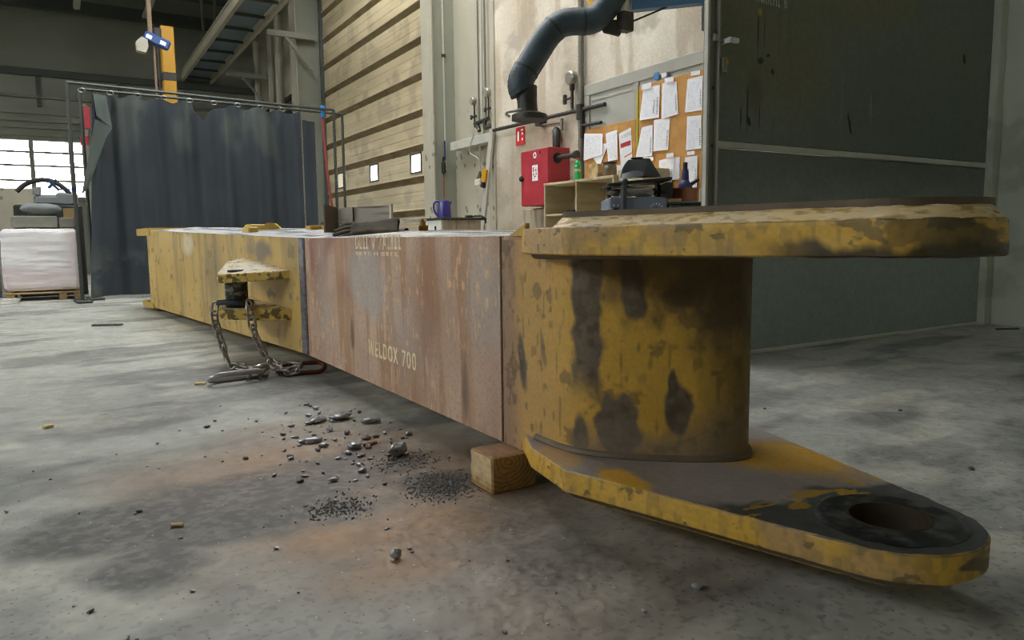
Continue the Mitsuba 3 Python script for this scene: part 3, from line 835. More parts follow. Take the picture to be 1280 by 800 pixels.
# old hatch frame that carries the notice boards
hf = thing('wall_hatch', 'grey steel hatch frame with a blank pane behind the notice boards', 'hatch')
for a, b in (([WX - 0.03, 4.0, 2.34], [WX, 6.65, 2.46]), ([WX - 0.03, 6.55, 1.2], [WX, 6.65, 2.34]), ([WX - 0.03, 5.75, 1.2], [WX, 5.82, 2.34]), ([WX - 0.03, 4.0, 1.2], [WX, 4.12, 2.34])):
    obj('frame_bar', bx(a, b, 0.006), 'grey_frame', hf)
obj('inner_bar', bx([WX - 0.02, 5.82, 2.27], [WX, 6.52, 2.3], 0.004), 'grey_frame', hf)
obj('inner_bar', bx([WX - 0.02, 4.12, 2.25], [WX, 5.75, 2.28], 0.004), 'grey_frame', hf)
obj('pane', bx([WX - 0.012, 4.12, 1.2], [WX - 0.001, 6.55, 2.34]), 'grey_pane', hf)
single('cork_board', bx([WX - 0.045, 5.765, 1.26], [WX - 0.031, 6.60, 1.98], 0.003), 'cork', 'lower cork notice board on the wall behind the shelf unit', 'notice board')
single('cork_board', bx([WX - 0.045, 4.5, 1.1], [WX - 0.031, 5.722, 2.285], 0.003), 'cork', 'tall cork notice board on the wall beside the dark gate', 'notice board')
single('lime_strip', bx([WX - 0.05, 5.728, 1.3], [WX - 0.03, 5.755, 2.25], 0.003), 'lime_strip', 'thin yellow green strip between the two cork boards', 'strip')


def paper_mesh(w, h, curl=0.012, seed=0, nx=6, ny=8):
    g = np.random.default_rng(seed)
    ph, sk = g.uniform(0, 6), g.uniform(-0.05, 0.05)
    us, vs = np.meshgrid(np.linspace(0, 1, nx), np.linspace(0, 1, ny))
    x = (us - 0.5) * w + sk * (vs - 0.5) * h
    y = (vs - 0.5) * h
    z = curl * (0.35 + 0.65 * (1 - vs)) * (0.6 + 0.5 * np.sin(us * 3 + ph)) + 0.002
    v = np.stack([x, y, z], -1).reshape(-1, 3)
    f = []
    for j in range(ny - 1):
        for i in range(nx - 1):
            a = j * nx + i
            f += [[a, a + 1, a + nx + 1], [a, a + nx + 1, a + nx]]
    return trimesh.Trimesh(v, f, process=False), np.stack([us, vs], -1).reshape(-1, 2)


# corners (y, z) top left, top right, bottom right, bottom left; material; curl; label
PAPERS = [
    ([(5.651, 2.258), (5.416, 2.246), (5.416, 1.942), (5.698, 1.955)], 'printed_paper_two', 'printed list with two dark columns, top left sheet on the tall cork board'),
    ([(5.377, 2.254), (5.189, 2.234), (5.163, 1.938), (5.372, 1.921)], 'printed_paper_one', 'printed list, middle sheet of the top row on the tall cork board'),
    ([(5.051, 2.230), (4.864, 2.230), (4.862, 1.928), (5.076, 1.939)], 'printed_paper_one', 'printed list, top row sheet closest to the gate frame'),
    ([(5.667, 1.885), (5.505, 1.887), (5.496, 1.590), (5.753, 1.600)], 'printed_paper_one', 'printed list right beside the yellow green strip, its left edge slanting'),
    ([(5.494, 1.930), (5.274, 1.921), (5.291, 1.628), (5.490, 1.632)], 'printed_paper_one', 'printed list in the middle of the second row of the cork board'),
    ([(5.044, 1.898), (4.871, 1.884), (4.864, 1.593), (5.042, 1.596)], 'printed_paper_one', 'printed list, second row sheet closest to the gate frame'),
    ([(5.410, 1.539), (5.193, 1.555), (5.231, 1.259), (5.406, 1.259)], 'printed_paper_one', 'printed list lapping over a narrow sheet, left of the copper wire spool'),
    ([(5.068, 1.532), (4.907, 1.538), (4.901, 1.238), (5.062, 1.234)], 'printed_paper_one', 'printed list, bottom row sheet closest to the gate frame'),
    ([(5.230, 1.547), (5.140, 1.547), (5.137, 1.341), (5.230, 1.339)], 'white_paper', 'narrow sheet half hidden behind the list left of the copper spool'),
    ([(6.595, 1.940), (6.273, 1.900), (6.272, 1.685), (6.595, 1.649)], 'printed_paper_plain', 'sheet in a shiny plastic sleeve, leftmost on the lower cork board'),
    ([(6.438, 1.828), (6.192, 1.783), (6.326, 1.556), (6.494, 1.699)], 'white_paper', 'white sheet turned to a corner under the plastic sleeve'),
    ([(6.232, 1.895), (6.043, 1.911), (6.021, 1.606), (6.183, 1.601)], 'printed_paper_plain', 'typed sheet in the middle of the lower cork board'),
    ([(6.018, 1.864), (5.835, 1.908), (5.800, 1.494), (5.969, 1.509)], 'printed_leaflet', 'long leaflet with a red band left of the yellow green strip'),
    ([(6.138, 1.556), (5.944, 1.547), (5.943, 1.402), (6.137, 1.412)], 'printed_paper_plain', 'small white note at the foot of the lower cork board'),
]
SLIPS = [
    ([(5.660, 2.290), (5.522, 2.288), (5.521, 2.235), (5.659, 2.237)], 'small white slip above the top left list'),
    ([(5.334, 2.290), (5.217, 2.282), (5.216, 2.239), (5.333, 2.246)], 'small white slip above the middle list of the top row'),
    ([(4.992, 2.282), (4.884, 2.275), (4.884, 2.240), (4.991, 2.247)], 'small white slip above the top list by the gate'),
    ([(5.699, 1.595), (5.478, 1.580), (5.478, 1.542), (5.687, 1.547)], 'small white slip under the list beside the yellow green strip'),
    ([(5.301, 1.590), (5.204, 1.590), (5.204, 1.550), (5.301, 1.550)], 'small white slip above the list left of the copper spool'),
    ([(5.028, 1.579), (4.928, 1.579), (4.927, 1.547), (5.027, 1.550)], 'small white slip above the bottom list by the gate'),
]


def sheet(c, x, curl, ph, nx=6, ny=8):
    c = np.array(c)
    v, uv, f = [], [], []
    for j in range(ny):
        for i in range(nx):
            u, w = i / (nx - 1), j / (ny - 1)
            q = (c[3] * (1 - u) + c[2] * u) * (1 - w) + (c[0] * (1 - u) + c[1] * u) * w
            v.append([x - 0.002 - curl * (0.3 + 0.7 * (1 - w)) * (0.6 + 0.5 * math.sin(u * 3 + ph)), *q])
            uv.append([u, w])
    for j in range(ny - 1):
        for i in range(nx - 1):
            a = j * nx + i
            f += [[a, a + 1, a + nx + 1], [a, a + nx + 1, a + nx]]
    return trimesh.Trimesh(v, f, process=False), np.array(uv)


for i, (c, m_, lab) in enumerate(PAPERS):
    me, uv = sheet(c, WX - 0.046 - 0.004 * (i % 2) - (0.008 if i in (6, 9) else 0), 0.014, i * 1.7)
    single('paper', me, m_, lab, 'paper', 'papers pinned to the cork boards', smooth=True, uv=uv)
for i, (c, lab) in enumerate(SLIPS):
    me, uv = sheet(c, WX - 0.064, 0.004, i, 3, 3)
    single('paper_slip', me, 'printed_paper_plain', lab, 'paper slip', 'small slips on the cork board', smooth=True, uv=uv)
for y, mm, lab in ((5.484, 'blue_sticker', 'blue sticker on the hatch frame above the cork board'), (5.378, 'white_paper', 'white sticker beside the blue one on the hatch frame'), (5.325, 'navy_sticker', 'navy sticker beside the white one on the hatch frame')):
    single('sticker', bx([WX - 0.034, y - 0.036 + 0.02 * (mm[0] == 'n'), 2.31], [WX - 0.028, y + 0.036 - 0.012 * (mm[0] == 'n'), 2.35 + 0.025 * (mm[0] == 'b')]), mm, lab, 'sticker')

# red hydrant cabinet and its sign
rc = thing('hydrant_cabinet', 'red metal hydrant cabinet on the concrete wall with white stickers', 'cabinet')
cx0, cy0, cy1, cz0, cz1 = 4.70, 6.95, 7.53, 1.19, 1.83
obj('body', bx([cx0 + 0.02, cy0, cz0], [WX, cy1, cz1], 0.006), 'cabinet_red', rc)
obj('door', bx([cx0, cy0 + 0.005, cz0 + 0.005], [cx0 + 0.02, cy1 - 0.005, cz1 - 0.005], 0.006), 'cabinet_red', rc)
obj('sticker', bx([cx0 - 0.002, 7.16, 1.47], [cx0, 7.28, 1.65]), 'white_paper', rc)
for (y, z, a, b) in ((7.25, 1.6, 0.02, 0.05), (7.2, 1.59, 0.025, 0.02), (7.22, 1.52, 0.04, 0.015), (7.25, 1.545, 0.015, 0.03), (7.19, 1.55, 0.012, 0.03)):
    obj('pictogram', bx([cx0 - 0.003, y - a / 2, z - b / 2], [cx0 - 0.001, y + a / 2, z + b / 2]), 'cabinet_red', rc)
obj('round_sticker', put(lathe([(0.035, 0), (0.035, 0.002), (0, 0.002)], 16), face_negx(cx0, 7.22, 1.76)), 'white_paper', rc)
obj('round_mark', put(lathe([(0.017, 0), (0.017, 0.003), (0, 0.003)], 12), face_negx(cx0, 7.22, 1.76)), 'cabinet_red', rc)
obj('lock', put(lathe([(0.03, 0), (0.03, 0.03), (0.015, 0.04), (0, 0.04)], 12), face_negx(cx0, 7.49, 1.51)), 'black_plastic', rc)
obj('keyhole', bx([cx0 - 0.004, 7.1, 1.77], [cx0, 7.12, 1.8]), 'black_plastic', rc)
hs = thing('pipe_stub', 'rusty pipe stub with a flange leaving the side of the red cabinet', 'pipe')
obj('rosette', cyl([4.83, cy0 - 0.004, 1.71], [4.83, cy0 + 0.0, 1.71], 0.06, 16), 'black_plastic', hs)
obj('pipe', cyl([4.83, cy0, 1.71], [4.83, cy0 - 0.33, 1.71], 0.028, 12), 'dark_pipe', hs)
obj('flange', cyl([4.83, cy0 - 0.33, 1.71], [4.83, cy0 - 0.37, 1.71], 0.045, 12), 'dark_pipe', hs)
obj('riser', tube(spline([[4.93, 7.12, 1.838], [4.93, 7.12, 1.95], [4.95, 7.15, 2.02], [4.99, 7.2, 2.05]], 14), 0.045, 10), 'dark_pipe', hs)
fs = thing('hose_sign', 'small red fire hose sign on the wall above the red cabinet', 'sign')
obj('plate', bx([WX - 0.012, 7.9, 1.98], [WX, 8.1, 2.2]), 'sign_red', fs)
obj('symbol', cat(bx([WX - 0.014, 8.02, 2.03], [WX - 0.012, 8.06, 2.15]), bx([WX - 0.014, 7.93, 2.03], [WX - 0.012, 7.96, 2.06]), bx([WX - 0.014, 7.93, 2.1], [WX - 0.012, 7.96, 2.13]), bx([WX - 0.014, 7.92, 2.15], [WX - 0.012, 7.98, 2.17])), 'white_paper', fs)
single('leaning_board', bx([4.86, 7.0, 0.0], [4.98, 7.75, 1.17], 0.01), 'bench_wood', 'plain grey brown board leaning under the red cabinet', 'board')

# open shelf unit in front of the wall
sh = thing('shelf_unit', 'pale plywood shelf unit with open cubbies below the notice boards', 'shelf unit')
sx0, sx1 = 4.55, 4.93
ys = (6.80, 6.22, 5.62)
for y in ys:
    obj('upright', bx([sx0, y - 0.011, 0], [sx1, y + 0.011, 1.36 + 0.02], 0.002), 'shelf_board', sh)
obj('top_board', bx([sx0 - 0.005, ys[2] - 0.012, 1.38], [sx1, ys[0] + 0.012, 1.405], 0.002), 'shelf_board', sh)
obj('back_board', bx([sx1, ys[2], 0], [sx1 + 0.012, ys[0], 1.38]), 'shelf_board', sh)
for z in (0.10, 0.55, 1.05):
    obj('shelf_board', bx([sx0 + 0.01, ys[1] + 0.012, z], [sx1, ys[0] - 0.012, z + 0.02], 0.002), 'shelf_board', sh)
for z in (0.10, 0.9):
    obj('shelf_board', bx([sx0 + 0.01, ys[2] + 0.012, z], [sx1, ys[1] - 0.012, z + 0.02], 0.002), 'shelf_board', sh)
obj('side_unit', bx([4.6, 5.25, 0], [4.93, 5.6, 1.45], 0.004), 'shelf_board', sh)
single('folder', bx([4.62, 6.26, 1.072], [4.86, 6.33, 1.27], 0.004), 'white_paper', 'white folder standing in the upper left cubby of the shelf unit', 'folder')
single('tool_box', bx([4.66, 6.4, 1.072], [4.8, 6.55, 1.11], 0.005), 'black_plastic', 'small black tray lying in the cubby beside the white folder', 'tray')
gb = thing('green_bottle', 'green plastic drink bottle standing on the shelf unit', 'bottle')
bp = M(np.eye(3), [4.72, 6.42, 1.407])
obj('body', put(lathe([(0.0, 0), (0.03, 0), (0.034, 0.01), (0.034, 0.07), (0.031, 0.1), (0.034, 0.13), (0.034, 0.165), (0.026, 0.195), (0.013, 0.215), (0.013, 0.228), (0, 0.228)], 20), bp), 'green_bottle_plastic', gb)
obj('cap', put(lathe([(0.0, 0.226), (0.015, 0.226), (0.015, 0.245), (0, 0.245)], 14), bp), 'sign_red', gb)
obj('label_band', put(lathe([(0.0315, 0.1), (0.0322, 0.1), (0.0345, 0.125), (0.0345, 0.13), (0.031, 0.1)], 20), bp), 'clear_plastic', gb)
single('bottle_cap', put(lathe([(0, 0), (0.03, 0), (0.03, 0.02), (0.012, 0.045), (0.0, 0.05)], 14), M(np.eye(3), [4.64, 5.85, 0.922])), 'green_bottle_plastic', 'small green lid lying in the right cubby of the shelf unit', 'lid')
single('wood_offcut', bx([4.7, 6.05, 1.407], [4.9, 6.2, 1.56], 0.004), 'pallet_wood', 'brown cardboard box corner standing on the shelf unit beside the bottle', 'box')
cj = thing('glass_jar', 'brownish glass jar full of small parts on the shelf unit', 'jar')
obj('body', put(lathe([(0, 0), (0.065, 0), (0.07, 0.02), (0.07, 0.11), (0.06, 0.13), (0, 0.13)], 18), M(np.eye(3), [4.72, 5.88, 1.407])), 'jar_glass', cj)
obj('lid', put(lathe([(0, 0.13), (0.066, 0.13), (0.066, 0.15), (0, 0.15)], 18), M(np.eye(3), [4.72, 5.88, 1.407])), 'dark_pipe', cj)

# ------------------------------------------------------------------ dark steel gate and right side
gt = thing('workshop_gate', 'large dark green steel gate with a pale flat bar across it', 'gate')
GY = 3.44
obj('upper_panel', bx([3.64, GY, 1.42], [6.95, GY + 0.05, 4.0]), 'gate_dark_paint', gt)
obj('lower_panel', bx([3.64, GY, 0.02], [6.95, GY + 0.05, 1.37]), 'gate_dark_paint', gt)
obj('flat_bar', bx([3.62, GY - 0.015, 1.375], [6.93, GY + 0.02, 1.415], 0.003), 'gate_strip_paint', gt)
obj('bottom_bar', bx([3.6, GY - 0.02, 0.0], [6.95, GY + 0.04, 0.025], 0.004), 'gate_strip_paint', gt)
for a, b, mm in ((3.507, 3.53, 'pale_steel'), (3.53, 3.595, 'gate_frame_paint'), (3.597, 3.615, 'pale_steel'), (3.615, 3.65, 'gate_frame_paint')):
    obj('post', bx([a, GY - (0.035 if mm == 'pale_steel' else 0.01), 0], [b, GY + (0.0 if a < 3.51 else 0.03), 4.0], 0.004), mm, gt)
h_ = obj('handle', cat(bx([3.64, GY - 0.09, 2.015], [3.73, GY - 0.06, 2.045], 0.006), bx([3.64, GY - 0.09, 2.012], [3.66, GY, 2.04])), 'white_enamel', gt)
l_ = obj('latch', bx([3.63, GY - 0.05, 1.83], [3.67, GY, 1.93], 0.006), 'gate_frame_paint', gt)
obj('bolt', cyl([3.65, GY - 0.06, 1.9], [3.65, GY - 0.04, 1.9], 0.014, 8), 'brass', l_)
obj('hinge', bx([3.545, GY - 0.05, 2.02], [3.585, GY - 0.005, 2.06], 0.005), 'pale_steel', gt)
for i in range(5):
    obj('rivet', cyl([3.545 + 0.035 * (i % 2), GY - 0.016, 1.2 + 0.18 * i], [3.545 + 0.035 * (i % 2), GY - 0.008, 1.2 + 0.18 * i], 0.008, 6), 'black_plastic', gt)
CHALK = ('THKKHI 6', 0.34, 0.075, face_negy(3.94, GY - 0.001, 2.325), 'gate_strip_paint', gt)
struct('trim_5', bx([6.93, 3.38, 0], [7.05, 3.5, 7.2], 0.01), 'wall_grey_concrete')

# ------------------------------------------------------------------ the excavator boom
bm = thing('excavator_boom', 'long rusty and yellow steel excavator boom lying on the workshop floor', 'boom')
XN, XF = 1.225, 1.785


def loft4(s0, s1):
    """Closed box between two stations of four corners (near bottom, far bottom, far top, near top)."""
    return hull(np.vstack([s0, s1]))


st_near = np.array([[XN, 2.09, 0.122], [XF, 2.09, 0.122], [XF, 2.09, 0.826], [XN, 2.09, 0.811]])
st_weld = np.array([[XN, 4.44, 0.120], [XF, 4.44, 0.120], [XF, 4.44, 0.872], [XN, 4.44, 0.824]])
st_far = np.array([[0.86, 9.83, 0.05], [1.42, 9.90, 0.05], [1.42, 9.90, 1.0], [0.86, 9.83, 0.96]])
part_label(obj('middle_box', loft4(st_near, st_weld), 'rusted_plate', bm, False), 'rust brown replacement plate section with chalk lettering')
part_label(obj('far_box', loft4(st_weld, st_far), 'faded_yellow', bm, False), 'faded yellow tapering far section')
obj('weld_seam', refine(cat(bx([XN - 0.012, 4.39, 0.118], [XN + 0.01, 4.5, 0.826], 0.008)), 0.03), 'weld_metal', bm)
obj('weld_seam', bx([XN - 0.004, 2.085, 0.122], [XN + 0.01, 2.097, 0.812], 0.003), 'lug_brown_edge', bm)
# near web with rounded nose, u along the sheet
ctrl = [(1.225, 2.09), (1.225, 1.98), (1.225, 1.86), (1.2255, 1.76), (1.236, 1.695), (1.275, 1.625), (1.346, 1.539), (1.433, 1.464), (1.521, 1.406), (1.585, 1.388), (1.645, 1.415), (1.70, 1.482), (1.755, 1.575), (1.785, 1.68), (1.785, 1.9), (1.785, 2.09)]
cv = spline([(a, b, 0) for a, b in ctrl], 90)[:, :2]
uu = np.r_[0, np.cumsum(np.linalg.norm(np.diff(cv, axis=0), axis=1))]
zs = np.linspace(0.122, 0.812, 24)
V, UV, F = [], [], []
for i in range(len(cv)):
    for z in zs:
        V.append([cv[i, 0], cv[i, 1], z + (0.015 * (cv[i, 0] - XN) / 0.56 if z == zs[-1] else 0)])
        UV.append([uu[i], z])
nz = len(zs)
for i in range(len(cv) - 1):
    for j in range(nz - 1):
        a = i * nz + j
        F += [[a, a + 1, a + nz + 1], [a, a + nz + 1, a + nz]]
web = trimesh.Trimesh(V, F, process=False)
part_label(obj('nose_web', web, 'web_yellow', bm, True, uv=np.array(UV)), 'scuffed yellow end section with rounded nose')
cap_poly = Polygon(cv)
obj('nose_top', prism(cap_poly.intersection(sbox(1, 1.9, 2, 2.1)), 0.80, 0.812), 'rusted_plate', bm)
# lugs
HC = (1.507, 0.905)
half = [(0.28, 1.96), (0.35, 1.81), (0.391, 1.58), (0.314, 1.36)]
pts = [(1.505 - a, b) for a, b in half] + [(1.505 + a, b) for a, b in half]
arc = [(HC[0] + 0.187 * math.cos(t), HC[1] + 0.187 * math.sin(t)) for t in np.linspace(math.pi * 0.98, 2.02 * math.pi, 40)]
lug_plan = Polygon(MultiPoint(pts + arc).convex_hull.exterior.coords)
hole = Point(HC).buffer(0.086, 32)
dbl_plan = lug_plan.buffer(-0.028).intersection(sbox(0, 0, 3, 1.70))


def bevelled_plate(poly, z0, z1, c0=0.004, c1=0.004):
    """Plate with small bevels all round, as stacked manifold slices joined by hulls of a convex outline."""
    o = np.array(poly.exterior.coords)[:-1]
    i0 = np.array(poly.buffer(-c0).exterior.coords)[:-1]
    i1 = np.array(poly.buffer(-c1).exterior.coords)[:-1]
    return hull(np.vstack([np.c_[i0, np.full(len(i0), z0)], np.c_[o, np.full(len(o), z0 + c0)], np.c_[o, np.full(len(o), z1 - c1)], np.c_[i1, np.full(len(i1), z1)]]))


def ragged(mesh, amp, seed):
    m = refine(mesh, 0.02)
    v = np.array(m.vertices)
    d = (meshkit.fbm(v * np.array([30, 30, 22.0]), 3, seed) - 0.5) * 2 * amp
    w = np.clip((1.3 - v[:, 1]) / 0.4, 0.12, 1)
    v += np.array(trimesh.Trimesh(v, m.faces).vertex_normals) * (d * w)[:, None]
    return trimesh.Trimesh(v, m.faces, process=False)


hcut = mf(prism(hole, -1, 2))
low = tm(mf(bevelled_plate(lug_plan, 0.119, 0.181)) - hcut)
upp = tm(mf(bevelled_plate(lug_plan, 0.757, 0.832)) - hcut)
part_label(obj('lower_lug', ragged(low, 0.0035, 1), 'lug_yellow', bm, 35), 'thick yellow lower lug with pin hole at the tip')
part_label(obj('upper_lug', ragged(upp, 0.004, 2), 'lug_yellow', bm, 35), 'thick yellow upper lug with greasy underside')


def fillet(z_edge, z_far, plan, inset):
    o = np.array(plan.buffer(-0.003).exterior.coords)[:-1]
    i = np.array(plan.buffer(-inset).exterior.coords)[:-1]
    return hull(np.vstack([np.c_[o, np.full(len(o), z_edge)], np.c_[i, np.full(len(i), z_far)]]))


bev_plan = Polygon(lug_plan.intersection(sbox(0, 0, 3, 1.66)).exterior.coords)
obj('weld_bevel', ragged(tm(mf(fillet(0.830, 0.861, bev_plan, 0.03)) - hcut), 0.004, 3), 'bevel_rough', bm, 40)
obj('doubler_plate', tm(mf(prism(bev_plan.buffer(-0.026), 0.85, 0.871)) - hcut), 'lug_brown_edge', bm)
obj('weld_bevel', tm(mf(fillet(0.122, 0.098, bev_plan, 0.034)) - hcut), 'lug_brown_edge', bm)
obj('doubler_plate', tm(mf(prism(bev_plan.buffer(-0.05), 0.088, 0.112)) - hcut), 'lug_yellow', bm)
ring_o, ring_i = Point(HC[0], HC[1]).buffer(0.152, 40), hole
bo = np.array(ring_o.exterior.coords)[:-1]
bi = np.array(ring_o.buffer(-0.012).exterior.coords)[:-1]
boss = tm(mf(hull(np.vstack([np.c_[bo, np.full(len(bo), 0.17)], np.c_[bo, np.full(len(bo), 0.183)], np.c_[bi, np.full(len(bi), 0.1885)]]))) - hcut)
obj('boss_ring', boss, 'greasy_steel', bm, 30)
obj('bushing', tm(mf(prism(Point(HC).buffer(0.0865, 40), 0.095, 0.1895)) - mf(prism(Point(HC).buffer(0.081, 40), 0, 1))), 'hole_bore', bm, 30)
obj('bushing', tm(mf(prism(Point(HC).buffer(0.0865, 40), 0.757, 0.871)) - mf(prism(Point(HC).buffer(0.081, 40), 0, 1))), 'hole_bore', bm, 30)
# weld fillets where the web meets the lugs
for zc, s in ((0.181, 1), (0.757, -1)):
    sel = [i for i in range(len(cv)) if cv[i, 1] < 1.9]
    path = np.array([[cv[i, 0], cv[i, 1], zc + s * 0.004] for i in sel])
    bead = tube(path, 0.012, 8)
    obj('weld_bead', bead, 'weld_bead_paint', bm)
obj('gusset', hull([[1.215, 1.93, 0.81], [1.235, 1.93, 0.81], [1.215, 2.02, 0.812], [1.235, 2.02, 0.812], [1.22, 1.93, 0.85], [1.235, 1.93, 0.85]]), 'yellow_plain', bm)
# paint lettering
def letters(text, wid, h, at, mname, parent, bold=False, d=0.0012):
    """Each letter a part of its own."""
    ms = [meshkit.text_mesh(ch_, h, d, bold) if ch_ != ' ' else None for ch_ in text]
    adv = [0.62 * h if m is None else m.bounds[1][0] + 0.16 * h for m in ms]
    f_ = wid / sum(adv)
    x = 0.0
    for m, a_ in zip(ms, adv):
        if m is not None:
            m.apply_translation([x, 0, 0])
            m.apply_scale([f_, 1, 1])
            part_label(obj('letter', put(m, at), mname, parent, False), 'painted letter')
        x += a_


for txt, h, y, z, wid in (('WELDOX 700', 0.068, 3.36, 0.262, 0.57), ('DLII V 7AIIII', 0.061, 3.5, 0.765, 0.58), ('BBYE H BBEE', 0.016, 3.5, 0.735, 0.55)):
    letters(txt, wid, h, face_negx(XN - 0.0005, y, z), 'chalk_paint', bm, h < 0.03 or h > 0.06)
letters(*CHALK)
# far end lugs
for z0, z1, y1 in ((0.90, 0.985, 10.55), (0.035, 0.10, 10.3)):
    obj('end_lug', hull([[x, y, z] for z in (z0, z1) for x, y in ((0.86, 9.6), (1.42, 9.6), (0.80, y1 - 0.1), (0.95, y1), (1.2, y1), (1.38, y1 - 0.15))]), 'yellow_plain', bm)
# plates and brackets on its top
for a, b in (([1.40, 6.70, 0.88], [1.62, 6.95, 0.96]), ([1.25, 6.05, 0.85], [1.33, 6.3, 0.925])):
    obj('stop_block', bx(a, b, 0.01), 'yellow_plain', bm)
obj('lifting_eye', tm(mf(put(prism(Polygon([(-0.17, -0.03), (0.13, -0.03), (0.09, 0.04), (0.05, 0.075), (-0.01, 0.08), (-0.05, 0.05), (-0.15, 0.04)]), -0.03, 0.03), M([[0.855, -0.519, 0], [0, 0, 1], [-0.519, -0.855, 0]], [1.50, 6.42, 0.885])))), 'yellow_plain', bm)
for a, b in (([1.55, 5.0, 0.885], [1.75, 5.12, 0.912]), ([1.58, 5.5, 0.895], [1.76, 5.62, 0.922])):
    obj('marker_plate', bx(a, b, 0.003), 'jib_yellow', bm)
# side bracket with pin
PX, PY = 0.94, 5.0
bpts = [(1.23, 4.68), (1.22, 4.70), (1.12, 4.72), (0.99, 5.58), (1.16, 5.72)] + [(PX + 0.115 * math.cos(t), PY + 0.115 * math.sin(t)) for t in np.linspace(math.pi * 0.6, math.pi * 1.75, 16)]
bpl = MultiPoint(bpts).convex_hull
for z0, th, tx, ty in ((0.562, 0.056, 0.12, 0.07), (0.315, 0.072, 0.0, 0.02)):
    m = bevelled_plate(bpl, 0, th, 0.004, 0.006)
    v = np.array(m.vertices)
    v[:, 2] += z0 + tx * (v[:, 0] - PX) + ty * (v[:, 1] - PY)
    m.vertices = v
    obj('bracket_plate', displace(refine(m, 0.04), 0.003, 30, 4), 'bracket_paint', bm, 35)
obj('bracket_pin', cyl([PX, PY, 0.33], [PX, PY, 0.60], 0.07, 28), 'pin_steel', bm)
obj('pin_washer', cyl([PX, PY, 0.617], [PX, PY, 0.626], 0.05, 20), 'greasy_steel', bm)

# timber block under the lug
blk = displace(refine(bx([1.103, 1.955, 0], [1.27, 2.10, 0.1205], 0.006), 0.02), 0.003, 20, 3)
vb = np.array(blk.vertices)
vb[:, 2] = np.clip(vb[:, 2], 0.0, 0.1195)
blk.vertices = vb
blk = put(blk, M(np.eye(3), [0, 0, 0]))
single('timber_block', blk, 'sawn_timber', 'short sawn timber block propping up the end of the boom', 'timber block')
# hidden support of the far part
single('timber_sleeper', bx([0.9, 9.65, 0], [1.4, 9.8, 0.035], 0.003), 'sawn_timber', 'thin timber under the far end of the boom', 'timber')

# ------------------------------------------------------------------ chain sling
cs = thing('chain_sling', 'steel lifting chain round the bracket pin of the boom, ends on the floor', 'chain')
th_ = np.linspace(0, 2 * np.pi, 12, endpoint=False)
L_, W_, r_ = 0.036, 0.026, 0.0085


def link_path(half_len, half_w, n=16):
    t = np.linspace(0, 2 * np.pi, n, endpoint=False)
    x = half_w * np.cos(t)
    y = half_w * np.sin(t) + np.where(np.sin(t) >= 0, 1, -1) * (half_len - half_w)
    return np.stack([x, y, t * 0], 1)


link = tube(link_path(L_ + r_, W_ - r_ * 0.5), r_, 7, True)
link_ply = ply(link, 'mat_chain_steel', smooth=True)
lp = tube(spline([[PX - 0.115, PY + 0.03, 0.41], [PX - 0.075, PY + 0.075, 0.415], [PX, PY + 0.09, 0.415], [PX + 0.085, PY + 0.03, 0.415], [PX + 0.05, PY - 0.11, 0.415], [PX - 0.04, PY - 0.09, 0.42], [PX - 0.115, PY + 0.03, 0.415]], 30)[:-1], 0.012, 8, True, (0.7, 1.4))
part_label(obj('sling_strap', lp, 'black_strap', cs), 'black strap round the pin')


def lay_chain(pts, flat_z=None):
    p = np.asarray(pts, float)
    s = np.r_[0, np.cumsum(np.linalg.norm(np.diff(p, axis=0), axis=1))]
    n = int(s[-1] / 0.061)
    for i in range(n):
        a, b = [np.array([np.interp(q, s, p[:, k]) for k in range(3)]) for q in (i * 0.061, (i + 1) * 0.061)]
        d = (b - a) / np.linalg.norm(b - a)
        u, v, _ = frame(d)
        tw = (math.pi / 4 if i % 2 else -math.pi / 4) + 0.25 * math.sin(i * 2.1)
        x = u * math.cos(tw) + v * math.sin(tw)
        m = M([x, d, np.cross(x, d)], (a + b) / 2)
        key = numbered(cs + '__link')
        scene[key] = {**link_ply, 'to_world': T(m.tolist())}


lay_chain(spline([[0.812, 5.035, 0.41], [0.80, 5.02, 0.33], [0.82, 5.0, 0.2], [0.85, 4.985, 0.08], [0.862, 4.96, 0.026], [0.885, 4.86, 0.022], [0.93, 4.7, 0.022], [0.955, 4.55, 0.024]], 60))
lay_chain(spline([[0.985, 4.84, 0.425], [0.972, 4.79, 0.385], [0.975, 4.775, 0.33], [0.995, 4.77, 0.22], [1.04, 4.76, 0.11], [1.085, 4.70, 0.035], [1.11, 4.6, 0.022], [1.12, 4.5, 0.024]], 60))
lay_chain(spline([[1.06, 4.46, 0.022], [1.12, 4.41, 0.03], [1.18, 4.43, 0.05], [1.15, 4.5, 0.055], [1.09, 4.48, 0.05]], 40))


def oblong(c, d, half_len, half_w, r, tilt=0.0, n=28, taper=1.0):
    p = link_path(half_len, half_w, n)
    p[:, 0] *= np.where(p[:, 1] > 0, taper, 1.0)
    d = np.asarray(d, float) / np.linalg.norm(d)
    s = np.array([-d[1], d[0], 0])
    x = s * math.cos(tilt) + UP * math.sin(tilt)
    m = put(tube(p, r, 10, True), M([x, d, np.cross(x, d)], c))
    m.apply_translation([0, 0, 0.0005 - m.bounds[0][2]])
    return m


part_label(obj('end_ring', oblong([0.80, 4.395, 0], [-0.95, -0.16, 0], 0.145, 0.062, 0.017, 0.38), 'hook_steel', cs), 'long steel end ring lying on the floor')
obj('shackle', oblong([0.93, 4.43, 0], [-0.7, -0.5, 0], 0.065, 0.05, 0.015, 0.75), 'chain_steel', cs)
obj('shackle', oblong([0.965, 4.50, 0], [0.5, 0.6, 0], 0.05, 0.035, 0.012, 0.9), 'chain_steel', cs)
part_label(obj('end_ring', oblong([1.2, 4.46, 0], [0.9, -0.2, 0], 0.13, 0.05, 0.014, 0.45), 'red_hook', cs), 'dull red end ring lying by the boom')

